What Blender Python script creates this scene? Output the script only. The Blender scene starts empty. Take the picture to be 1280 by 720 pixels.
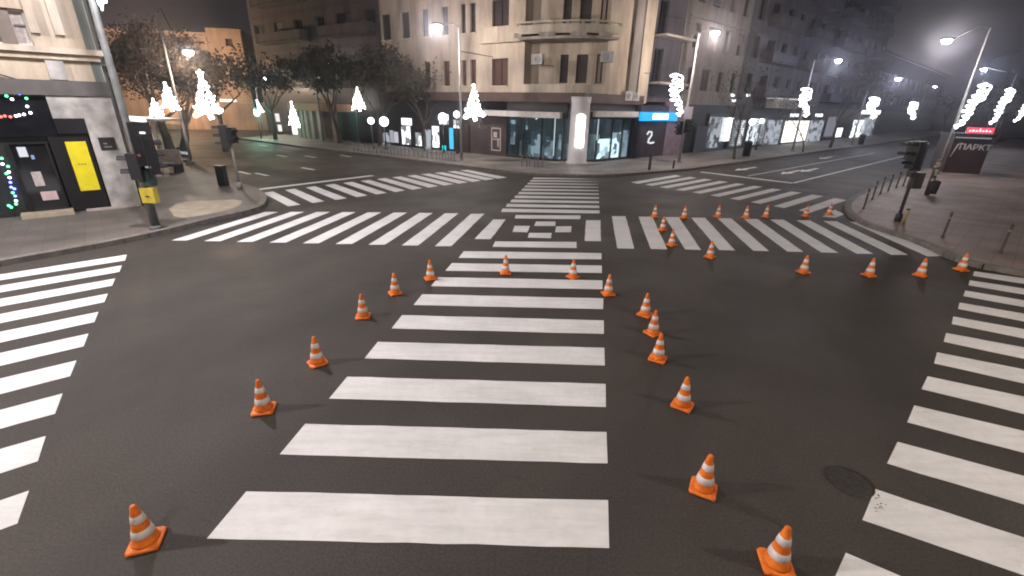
import bpy, math, random
from mathutils import Vector, Matrix
random.seed(7)
C = bpy.context.scene.collection
SC = bpy.context.scene
R = math.radians
# ------------------------------------------------------------------ camera
CAMF, PITCH, ROLL, CH = 562.0, R(22.1), R(1.35), 3.7       # focal length in px of a 1280 wide picture
cd = bpy.data.cameras.new('camera'); cam = bpy.data.objects.new('camera', cd); C.objects.link(cam)
cd.sensor_width = 36.0; cd.lens = 36.0 * CAMF / 1280.0; cd.clip_start = 0.05; cd.clip_end = 1500
_f = Vector((0, math.cos(PITCH), -math.sin(PITCH))); _u0 = Vector((0, math.sin(PITCH), math.cos(PITCH))); _r0 = Vector((1, 0, 0))
_r = _r0 * math.cos(ROLL) + _u0 * math.sin(ROLL); _u = _u0 * math.cos(ROLL) - _r0 * math.sin(ROLL)
cam.matrix_world = Matrix(((_r.x, _u.x, -_f.x, 0), (_r.y, _u.y, -_f.y, 0), (_r.z, _u.z, -_f.z, CH), (0, 0, 0, 1)))
SC.camera = cam
# ------------------------------------------------------------------ night sky
W = bpy.data.worlds.new('World'); SC.world = W; W.use_nodes = True
nt = W.node_tree; bg = nt.nodes['Background']
sky = nt.nodes.new('ShaderNodeTexSky'); sky.sky_type = 'NISHITA'; sky.sun_disc = False; sky.sun_elevation = R(4); sky.sun_rotation = R(200)
mx = nt.nodes.new('ShaderNodeMix'); mx.data_type = 'RGBA'; mx.inputs[0].default_value = 0.97
mx.inputs[7].default_value = (0.98, 0.84, 0.93, 1)           # city glow on low cloud
nt.links.new(sky.outputs[0], mx.inputs[6]); nt.links.new(mx.outputs[2], bg.inputs[0]); bg.inputs[1].default_value = 0.015
# faint directional night light, added with no source in view
sl = bpy.data.lights.new('added_moonlight', 'SUN'); sl.energy = 0.02; sl.angle = R(2); sl.color = (.8, .88, 1)
so = bpy.data.objects.new('added_moonlight', sl); so.rotation_euler = (R(40), 0, R(200)); C.objects.link(so)
SC.view_settings.view_transform = 'Standard'; SC.view_settings.look = 'None'; SC.view_settings.exposure = 0.0; SC.view_settings.gamma = 1
SC.cycles.use_denoising = True; SC.cycles.max_bounces = 5; SC.cycles.diffuse_bounces = 3; SC.cycles.glossy_bounces = 3
SC.cycles.transparent_max_bounces = 12; SC.cycles.volume_bounces = 0; SC.cycles.sample_clamp_indirect = 4; SC.cycles.caustics_reflective = False; SC.cycles.caustics_refractive = False
SC.cycles.filter_width = 1.9
# ------------------------------------------------------------------ helpers
def ray(px, py):
    return _f + _r * ((px - 640) / CAMF) - _u * ((py - 360) / CAMF)
def G(px, py, z=0.0):                      # where the line of sight meets height z
    d = ray(px, py); t = (z - CH) / d.z
    return Vector((d.x * t, d.y * t, z))
def AT(px, py, X, Y):                      # height seen at px,py at the horizontal distance of X,Y
    d = ray(px, py); t = (X * d.x + Y * d.y) / (d.x * d.x + d.y * d.y)
    return Vector((d.x * t, d.y * t, CH + d.z * t))
class Plane:
    def __init__(s, o, ang, flip=False):
        s.o = Vector((o[0], o[1], 0)); s.d = Vector((math.cos(R(ang)), math.sin(R(ang)), 0))
        s.n = Vector((s.d.y, -s.d.x, 0))
        if s.n.dot(s.o) > 0: s.n = -s.n          # outward = towards the viewer's side
    def P(s, a, z, off=0.0): return s.o + s.d * a + s.n * off + Vector((0, 0, z))
    def px(s, x, y, off=0.0):
        d = ray(x, y); o = s.o + s.n * off
        t = o.dot(s.n) / d.dot(s.n); p = d * t
        return (p - o).dot(s.d), CH + p.z
    def rect(s, x0, y0, x1, y1, off=0.0):        # upper-left and lower-right pixel -> s0,s1,z0,z1
        a, z1 = s.px(x0, y0, off); b, z0 = s.px(x1, y1, off)
        return min(a, b), max(a, b), min(z0, z1), max(z0, z1)
def rootloc(p):
    v = Vector((0, 0, 0))
    while p is not None: v = v + p.location; p = p.parent
    return v
class MB:
    def __init__(s): s.v = []; s.f = []; s.m = []; s.mats = []; s.cur = 0; s.sm = []
    def mat(s, m):
        if m not in s.mats: s.mats.append(m)
        s.cur = s.mats.index(m); return s
    def face(s, pts, smooth=False):
        i = len(s.v); s.v += [tuple(p) for p in pts]; s.f.append(list(range(i, i + len(pts)))); s.m.append(s.cur); s.sm.append(smooth)
    def grid(s, rings, closed=True, cap=True, smooth=True):
        base = len(s.v); n = len(rings[0])
        for r in rings: s.v += [tuple(p) for p in r]
        for i in range(len(rings) - 1):
            for j in range(n if closed else n - 1):
                a = base + i * n + j; b = base + i * n + (j + 1) % n
                s.f.append([a, b, b + n, a + n]); s.m.append(s.cur); s.sm.append(smooth)
        if cap:
            s.f.append([base + j for j in range(n)][::-1]); s.m.append(s.cur); s.sm.append(False)
            s.f.append([base + (len(rings) - 1) * n + j for j in range(n)]); s.m.append(s.cur); s.sm.append(False)
    def prism(s, poly, z0, z1):
        n = len(poly); b = len(s.v)
        s.v += [(p[0], p[1], z0) for p in poly] + [(p[0], p[1], z1) for p in poly]
        for j in range(n): s.f.append([b + j, b + (j + 1) % n, b + n + (j + 1) % n, b + n + j]); s.m.append(s.cur); s.sm.append(False)
        s.f.append([b + j for j in range(n)][::-1]); s.f.append([b + n + j for j in range(n)]); s.m += [s.cur] * 2; s.sm += [False] * 2
    def obox(s, c, ax, ay, az):                   # centre and three half-axis vectors
        c = Vector(c); ax, ay, az = Vector(ax), Vector(ay), Vector(az)
        P = [c + ax * i + ay * j + az * k for k in (-1, 1) for i, j in ((-1, -1), (1, -1), (1, 1), (-1, 1))]
        b = len(s.v); s.v += [tuple(p) for p in P]
        for f in ((3, 2, 1, 0), (4, 5, 6, 7), (0, 1, 5, 4), (1, 2, 6, 5), (2, 3, 7, 6), (3, 0, 4, 7)): s.f.append([b + q for q in f]); s.m.append(s.cur); s.sm.append(False)
    def box(s, x0, x1, y0, y1, z0, z1): s.obox(((x0 + x1) / 2, (y0 + y1) / 2, (z0 + z1) / 2), ((x1 - x0) / 2, 0, 0), (0, (y1 - y0) / 2, 0), (0, 0, (z1 - z0) / 2))
    def pbox(s, pl, a0, a1, z0, z1, o0, o1):      # box on a facade plane
        s.obox(pl.P((a0 + a1) / 2, (z0 + z1) / 2, (o0 + o1) / 2), pl.d * ((a1 - a0) / 2), pl.n * ((o1 - o0) / 2), (0, 0, (z1 - z0) / 2))
    def tube(s, pts, r, n=8, cap=True):
        pts = [Vector(p) for p in pts]; rs = r if isinstance(r, (list, tuple)) else [r] * len(pts)
        rings = []; prev = None
        for i, p in enumerate(pts):
            t = (pts[min(i + 1, len(pts) - 1)] - pts[max(i - 1, 0)]).normalized()
            if prev is None:
                a = Vector((0, 0, 1)) if abs(t.z) < .9 else Vector((1, 0, 0))
                u = t.cross(a).normalized()
            else: u = (prev - t * prev.dot(t)).normalized()
            prev = u; w = t.cross(u)
            rings.append([p + (u * math.cos(2 * math.pi * k / n) + w * math.sin(2 * math.pi * k / n)) * rs[i] for k in range(n)])
        s.grid(rings, True, cap)
    def lathe(s, prof, c=(0, 0, 0), n=20, cap=True):
        s.grid([[(c[0] + r * math.cos(2 * math.pi * k / n), c[1] + r * math.sin(2 * math.pi * k / n), c[2] + z) for k in range(n)] for r, z in prof], True, cap)
    def ball(s, c, r, n=12):
        s.lathe([(max(1e-3, r * math.sin(math.pi * k / n)), -r * math.cos(math.pi * k / n)) for k in range(n + 1)], c, n + 2)
    def build(s, name, mat, parent=None, loc=None):
        me = bpy.data.meshes.new(name); o = bpy.data.objects.new(name, me); C.objects.link(o)
        base = Vector((0, 0, 0))
        if parent is not None: o.parent = parent; base = rootloc(parent)
        if loc is not None: o.location = Vector(loc) - base; base = Vector(loc)
        me.from_pydata([tuple(Vector(v) - base) for v in s.v], [], s.f)
        for m in (s.mats or [mat]): me.materials.append(m)
        for i, p in enumerate(me.polygons): p.material_index = s.m[i] if s.mats else 0; p.use_smooth = s.sm[i]
        me.validate(); me.update(); return o
def tag(o, label, cat, group=None):
    o['label'] = label; o['category'] = cat
    if group: o['group'] = group
    return o
def thing(name, loc, label, cat, group=None):
    o = bpy.data.objects.new(name, None); C.objects.link(o); o.location = Vector(loc); o.empty_display_size = .2
    return tag(o, label, cat, group)
def struct(o, kind='structure'): o['kind'] = kind; return o
def clone(root, loc, label, rz=0, sc=1):
    def cp(o, par):
        c = o.copy(); C.objects.link(c); c.parent = par
        for ch in list(o.children): cp(ch, c)
        return c
    r = cp(root, None); r.location = Vector(loc); r.rotation_euler = (0, 0, rz); r.scale = (sc, sc, sc); r['label'] = label
    return r
# ------------------------------------------------------------------ materials
def M(name, col, rough=.7, var=.15, scale=3.0, metal=0, bump=0, bscale=60, emit=None, strength=0, spec=.4, col2=None, detail=6):
    m = bpy.data.materials.new(name); m.use_nodes = True; t = m.node_tree; b = t.nodes['Principled BSDF']
    b.inputs['Roughness'].default_value = rough; b.inputs['Metallic'].default_value = metal; b.inputs['Specular IOR Level'].default_value = spec
    tc = t.nodes.new('ShaderNodeTexCoord'); n = t.nodes.new('ShaderNodeTexNoise'); n.inputs['Scale'].default_value = scale; n.inputs['Detail'].default_value = detail
    g = t.nodes.new('ShaderNodeNewGeometry'); t.links.new(g.outputs['Position'], n.inputs['Vector'])
    cr = t.nodes.new('ShaderNodeValToRGB'); t.links.new(n.outputs[0], cr.inputs[0])
    c2 = col2 or tuple(min(1, c * (1 + var)) for c in col); c1 = tuple(c * (1 - var) for c in col)
    cr.color_ramp.elements[0].position = .3; cr.color_ramp.elements[1].position = .7
    cr.color_ramp.elements[0].color = (*c1, 1); cr.color_ramp.elements[1].color = (*c2, 1)
    t.links.new(cr.outputs[0], b.inputs['Base Color'])
    if emit:
        b.inputs['Emission Color'].default_value = (*emit, 1); b.inputs['Emission Strength'].default_value = strength
    if bump:
        n2 = t.nodes.new('ShaderNodeTexNoise'); n2.inputs['Scale'].default_value = bscale; t.links.new(g.outputs['Position'], n2.inputs['Vector'])
        bp = t.nodes.new('ShaderNodeBump'); bp.inputs['Strength'].default_value = bump; bp.inputs['Distance'].default_value = .01
        t.links.new(n2.outputs[0], bp.inputs['Height']); t.links.new(bp.outputs[0], b.inputs['Normal'])
    return m
def E(name, col, strength, sample=False, pat=0):
    m = M(name, (.05, .05, .055), emit=col, strength=strength)
    if pat:                                      # a lit display with goods and print in front of its light
        t = m.node_tree; b = t.nodes['Principled BSDF']; g = t.nodes.new('ShaderNodeNewGeometry'); v = t.nodes.new('ShaderNodeTexVoronoi'); v.inputs['Scale'].default_value = pat; v.distance = 'CHEBYCHEV'
        t.links.new(g.outputs['Position'], v.inputs['Vector']); r = t.nodes.new('ShaderNodeValToRGB'); t.links.new(v.outputs['Color'], r.inputs[0]); e = r.color_ramp.elements
        e[0].position = .30; e[0].color = tuple(c * .12 for c in col) + (1,); e[1].position = .55; e[1].color = (*col, 1); t.links.new(r.outputs[0], b.inputs['Emission Color'])
    try: m.cycles.emission_sampling = 'AUTO' if sample else 'NONE'
    except Exception: pass
    return m
def road_mat(name, paint=False):
    m = bpy.data.materials.new(name); m.use_nodes = True; t = m.node_tree; b = t.nodes['Principled BSDF']; L = t.links.new
    g = t.nodes.new('ShaderNodeNewGeometry')
    def noise(sc, det=6, rough=.55):
        n = t.nodes.new('ShaderNodeTexNoise'); n.inputs['Scale'].default_value = sc; n.inputs['Detail'].default_value = det; n.inputs['Roughness'].default_value = rough
        L(g.outputs['Position'], n.inputs['Vector']); return n.outputs[0]
    def ramp(src, p0, c0, p1, c1):
        r = t.nodes.new('ShaderNodeValToRGB'); L(src, r.inputs[0]); e = r.color_ramp.elements
        e[0].position = p0; e[0].color = (*c0, 1); e[1].position = p1; e[1].color = (*c1, 1); return r.outputs[0]
    def mix(f, a, c, mode='MIX'):
        x = t.nodes.new('ShaderNodeMix'); x.data_type = 'RGBA'; x.blend_type = mode
        if isinstance(f, float): x.inputs[0].default_value = f
        else: L(f, x.inputs[0])
        for s_, v in ((6, a), (7, c)):
            if isinstance(v, tuple): x.inputs[s_].default_value = (*v, 1)
            else: L(v, x.inputs[s_])
        return x.outputs[2]
    asp = ramp(noise(.22, 8), .35, (.040, .034, .029), .68, (.068, .059, .051))
    asp = mix(.75, asp, ramp(noise(38, 8, .8), .36, (.35, .35, .35), .66, (1.75, 1.75, 1.75)), 'MULTIPLY')
    # light dusty scuffs and dark oil spots
    asp = mix(ramp(noise(1.3, 10, .7), .60, (0, 0, 0), .85, (.35, .35, .35)), asp, (.11, .105, .1))
    asp = mix(ramp(noise(2.1, 4), .66, (0, 0, 0), .74, (.5, .5, .5)), asp, (.03, .028, .027))
    v = t.nodes.new('ShaderNodeTexVoronoi'); v.feature = 'DISTANCE_TO_EDGE'; v.inputs['Scale'].default_value = .16
    dn = t.nodes.new('ShaderNodeTexNoise'); dn.inputs['Scale'].default_value = .8; dn.inputs['Detail'].default_value = 8; L(g.outputs['Position'], dn.inputs['Vector'])
    vm = t.nodes.new('ShaderNodeVectorMath'); vm.operation = 'MULTIPLY_ADD'; L(dn.outputs['Color'], vm.inputs[0]); vm.inputs[1].default_value = (1.6, 1.6, 0); L(g.outputs['Position'], vm.inputs[2]); L(vm.outputs[0], v.inputs['Vector'])
    asp = mix(ramp(v.outputs['Distance'], .0, (.35, .35, .35), .0035, (0, 0, 0)), asp, (.028, .027, .026))
    w = t.nodes.new('ShaderNodeTexWave'); w.inputs['Scale'].default_value = .11; w.inputs['Distortion'].default_value = 3.5; w.inputs['Detail'].default_value = 3; w.inputs['Detail Scale'].default_value = .6
    mpw = t.nodes.new('ShaderNodeMapping'); mpw.inputs['Rotation'].default_value = (0, 0, R(35)); L(g.outputs['Position'], mpw.inputs[0]); L(mpw.outputs[0], w.inputs['Vector'])
    asp = mix(ramp(w.outputs[0], .55, (0, 0, 0), .95, (.28, .28, .28)), asp, (.026, .025, .024))
    v2 = t.nodes.new('ShaderNodeTexVoronoi'); v2.inputs['Scale'].default_value = 3.1; L(g.outputs['Position'], v2.inputs['Vector'])
    asp = mix(ramp(v2.outputs['Distance'], .02, (.5, .5, .5), .055, (0, 0, 0)), asp, (.13, .125, .12))
    out = asp
    if paint:
        pc = ramp(noise(1.1, 8), .3, (.69, .69, .685), .7, (.83, .83, .825))
        pc = mix(.35, pc, ramp(noise(9, 6, .7), .35, (.80, .80, .79), .6, (1, 1, 1)), 'MULTIPLY')
        ms = t.nodes.new('ShaderNodeMapping'); ms.inputs['Scale'].default_value = (1.2, 9, 1); L(g.outputs['Position'], ms.inputs[0]); ns = t.nodes.new('ShaderNodeTexNoise'); ns.inputs['Scale'].default_value = 1.1; ns.inputs['Detail'].default_value = 9; ns.inputs['Roughness'].default_value = .7; L(ms.outputs[0], ns.inputs['Vector'])
        pc = mix(.4, pc, ramp(ns.outputs[0], .38, (.74, .73, .71), .56, (1, 1, 1)), 'MULTIPLY')
        out = mix(ramp(noise(42, 6, .8), .60, (0, 0, 0), .78, (.75, .75, .75)), pc, asp)
        out = mix(ramp(noise(3.2, 12, .75), .62, (0, 0, 0), .80, (.55, .55, .55)), out, asp)
    L(out, b.inputs['Base Color'])
    rr = ramp(noise(.5, 5), .3, (.56, .56, .56), .7, (.76, .76, .76)); L(rr, b.inputs['Roughness'])
    b.inputs['Specular IOR Level'].default_value = .34
    bp = t.nodes.new('ShaderNodeBump'); bp.inputs['Strength'].default_value = .7 if not paint else .25; bp.inputs['Distance'].default_value = .012
    L(noise(60, 8, .8), bp.inputs['Height']); L(bp.outputs[0], b.inputs['Normal'])
    return m
def paving_mat(name, c1, c2, mortar, sc=1.0, rot=42):
    m = bpy.data.materials.new(name); m.use_nodes = True; t = m.node_tree; b = t.nodes['Principled BSDF']; L = t.links.new
    g = t.nodes.new('ShaderNodeNewGeometry'); mp = t.nodes.new('ShaderNodeMapping'); mp.inputs['Rotation'].default_value = (0, 0, R(-rot)); L(g.outputs['Position'], mp.inputs[0])
    br = t.nodes.new('ShaderNodeTexBrick'); L(mp.outputs[0], br.inputs['Vector']); br.inputs['Scale'].default_value = sc
    br.inputs['Color1'].default_value = (*c1, 1); br.inputs['Color2'].default_value = (*c2, 1); br.inputs['Mortar'].default_value = (*mortar, 1); br.inputs['Mortar Size'].default_value = .008
    br.inputs['Brick Width'].default_value = .4; br.inputs['Row Height'].default_value = .4; br.offset = 0
    n = t.nodes.new('ShaderNodeTexNoise'); n.inputs['Scale'].default_value = .6; n.inputs['Detail'].default_value = 9; L(g.outputs['Position'], n.inputs['Vector'])
    r = t.nodes.new('ShaderNodeValToRGB'); L(n.outputs[0], r.inputs[0]); r.color_ramp.elements[0].position = .35; r.color_ramp.elements[0].color = (.6, .6, .6, 1); r.color_ramp.elements[1].position = .7; r.color_ramp.elements[1].color = (1.2, 1.2, 1.2, 1)
    x = t.nodes.new('ShaderNodeMix'); x.data_type = 'RGBA'; x.blend_type = 'MULTIPLY'; x.inputs[0].default_value = .9; L(br.outputs[0], x.inputs[6]); L(r.outputs[0], x.inputs[7])
    L(x.outputs[2], b.inputs['Base Color']); b.inputs['Roughness'].default_value = .62
    bp = t.nodes.new('ShaderNodeBump'); bp.inputs['Strength'].default_value = .3; bp.inputs['Distance'].default_value = .01; L(n.outputs[0], bp.inputs['Height']); L(bp.outputs[0], b.inputs['Normal'])
    return m
def stucco(name, c, dirt=(.5, .45, .4)):
    m = bpy.data.materials.new(name); m.use_nodes = True; t = m.node_tree; b = t.nodes['Principled BSDF']; L = t.links.new
    g = t.nodes.new('ShaderNodeNewGeometry'); mp = t.nodes.new('ShaderNodeMapping'); mp.inputs['Scale'].default_value = (1.2, 1.2, .18); L(g.outputs['Position'], mp.inputs[0])
    n = t.nodes.new('ShaderNodeTexNoise'); n.inputs['Scale'].default_value = 1.0; n.inputs['Detail'].default_value = 9; n.inputs['Roughness'].default_value = .65; L(mp.outputs[0], n.inputs['Vector'])
    n2 = t.nodes.new('ShaderNodeTexNoise'); n2.inputs['Scale'].default_value = .45; n2.inputs['Detail'].default_value = 6; L(g.outputs['Position'], n2.inputs['Vector'])
    r = t.nodes.new('ShaderNodeValToRGB'); L(n.outputs[0], r.inputs[0]); e = r.color_ramp.elements
    e[0].position = .32; e[0].color = tuple(a * d for a, d in zip(c, (.56, .53, .50))) + (1,); e[1].position = .62; e[1].color = (*c, 1)
    r2 = t.nodes.new('ShaderNodeValToRGB'); L(n2.outputs[0], r2.inputs[0]); r2.color_ramp.elements[0].position = .35; r2.color_ramp.elements[0].color = (.78, .78, .8, 1); r2.color_ramp.elements[1].position = .6; r2.color_ramp.elements[1].color = (1.05, 1.05, 1.03, 1)
    x = t.nodes.new('ShaderNodeMix'); x.data_type = 'RGBA'; x.blend_type = 'MULTIPLY'; x.inputs[0].default_value = 1.0; L(r.outputs[0], x.inputs[6]); L(r2.outputs[0], x.inputs[7])
    L(x.outputs[2], b.inputs['Base Color']); b.inputs['Roughness'].default_value = .85
    bp = t.nodes.new('ShaderNodeBump'); bp.inputs['Strength'].default_value = .25; bp.inputs['Distance'].default_value = .02
    n3 = t.nodes.new('ShaderNodeTexNoise'); n3.inputs['Scale'].default_value = 25; L(g.outputs['Position'], n3.inputs['Vector']); L(n3.outputs[0], bp.inputs['Height']); L(bp.outputs[0], b.inputs['Normal'])
    return m
def glass_mat(name, tint=(.75, .85, .88), op=.35):
    m = bpy.data.materials.new(name); m.use_nodes = True; t = m.node_tree; L = t.links.new
    for n in list(t.nodes): t.nodes.remove(n)
    o = t.nodes.new('ShaderNodeOutputMaterial'); tr = t.nodes.new('ShaderNodeBsdfTransparent'); tr.inputs[0].default_value = (*tint, 1)
    gl = t.nodes.new('ShaderNodeBsdfGlossy'); gl.inputs['Roughness'].default_value = .04; gl.inputs[0].default_value = (.9, .95, 1, 1)
    lw = t.nodes.new('ShaderNodeLayerWeight'); lw.inputs[0].default_value = .5; pw = t.nodes.new('ShaderNodeMath'); pw.operation = 'POWER'; L(lw.outputs['Facing'], pw.inputs[0]); pw.inputs[1].default_value = 3.5; fr = t.nodes.new('ShaderNodeMath'); fr.operation = 'MULTIPLY_ADD'; L(pw.outputs[0], fr.inputs[0]); fr.inputs[1].default_value = .5; fr.inputs[2].default_value = .04; mxs = t.nodes.new('ShaderNodeMixShader')
    L(fr.outputs[0], mxs.inputs[0]); L(tr.outputs[0], mxs.inputs[1]); L(gl.outputs[0], mxs.inputs[2]); L(mxs.outputs[0], o.inputs[0]); return m
ASPH = road_mat('asphalt'); PAINT = road_mat('road_paint', True)
PAVE_L = paving_mat('paving_grey', (.118, .104, .094), (.138, .122, .11), (.085, .077, .07), 1.0)
PAVE_R = paving_mat('paving_brown', (.25, .195, .168), (.28, .22, .19), (.155, .12, .1), 1.0)
PAVE_F = paving_mat('paving_far', (.24, .215, .2), (.28, .25, .23), (.12, .11, .1), 1.0)
TACT = M('light_paving', (.34, .29, .22), .8, .2, 4)
KERB = M('kerb_stone', (.17, .155, .14), .75, .3, 5, bump=.3)
CREAM = stucco('cream_stucco', (.54, .455, .365)); CREAM2 = stucco('pale_cream_stucco', (.68, .60, .49)); CREAML = stucco('plaster_left', (.62, .535, .42))
BEIGE = stucco('beige_grey_stucco', (.30, .27, .25)); GREYB = stucco('grey_stucco', (.12, .115, .135)); GREYC = stucco('blue_grey_stucco', (.08, .08, .105))
DARKB = stucco('dark_brown_stucco', (.105, .09, .082)); ORANGE = stucco('orange_render', (.48, .36, .27)); TEAL = stucco('grey_green_plaster', (.20, .23, .22))
STONE = M('white_marble', (.34, .33, .31), .45, .35, 2.6, col2=(.50, .485, .46), detail=12); BROWN = M('brown_fascia', (.085, .055, .045), .5, .2, 2)
DARKW = M('dark_cladding', (.07, .055, .055), .4, .25, 1.5); BLACK = M('black_paint', (.012, .012, .014), .35, .2, 3); BLK2 = M('black_plastic', (.018, .018, .02), .45, .25, 10)
STEEL = M('galvanised_steel', (.30, .30, .30), .45, .2, 6, metal=.6); POLE = M('pole_paint', (.22, .215, .21), .5, .2, 5, metal=.2); DKPOLE = M('dark_pole', (.045, .042, .04), .5, .3, 5)
SHUT = M('brown_shutter', (.075, .038, .028), .6, .25, 5); SHUTD = M('dark_shutter', (.04, .03, .028), .6, .25, 5); FRAMEW = M('white_frame', (.6, .58, .54), .5, .1, 5); FRAMED = M('dark_frame', (.03, .03, .032), .4, .2, 5)
PANED = M('night_glass', (.010, .011, .014), .08, .3, 2, spec=.8); CURT = M('net_curtain', (.42, .38, .36), .9, .25, 9); CURTD = M('dark_curtain', (.07, .06, .055), .9, .4, 7); BLIND = M('lowered_blind', (.13, .12, .11), .7, .2, 4)
CONC = M('balcony_concrete', (.36, .32, .29), .8, .2, 3)
ROOF = M('roof_felt', (.04, .04, .042), .9, .2, 2); GLASS = glass_mat('shop_glass'); FLOORW = M('pale_floor', (.5, .5, .5), .4, .1, 3)
ORG = M('orange_cone_plastic', (.74, .15, .014), .5, .22, 9, col2=(.92, .23, .025), detail=10); WHT = M('cone_white_sleeve', (.76, .71, .69), .45, .2, 11, col2=(.85, .81, .79), detail=10)
YEL = M('yellow_poster', (.72, .62, .02), .5, .08, 6); BARK = M('bark', (.075, .058, .045), .9, .35, 8, bump=.6, bscale=20)
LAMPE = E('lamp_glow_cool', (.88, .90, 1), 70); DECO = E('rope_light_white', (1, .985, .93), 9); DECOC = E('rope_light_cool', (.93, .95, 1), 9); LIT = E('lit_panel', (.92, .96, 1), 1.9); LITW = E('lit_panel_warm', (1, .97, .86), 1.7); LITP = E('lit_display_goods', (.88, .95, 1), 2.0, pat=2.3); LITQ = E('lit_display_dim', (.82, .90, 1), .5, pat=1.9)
GLOBE = E('globe_glow', (.95, .96, 1), 6)
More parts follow.
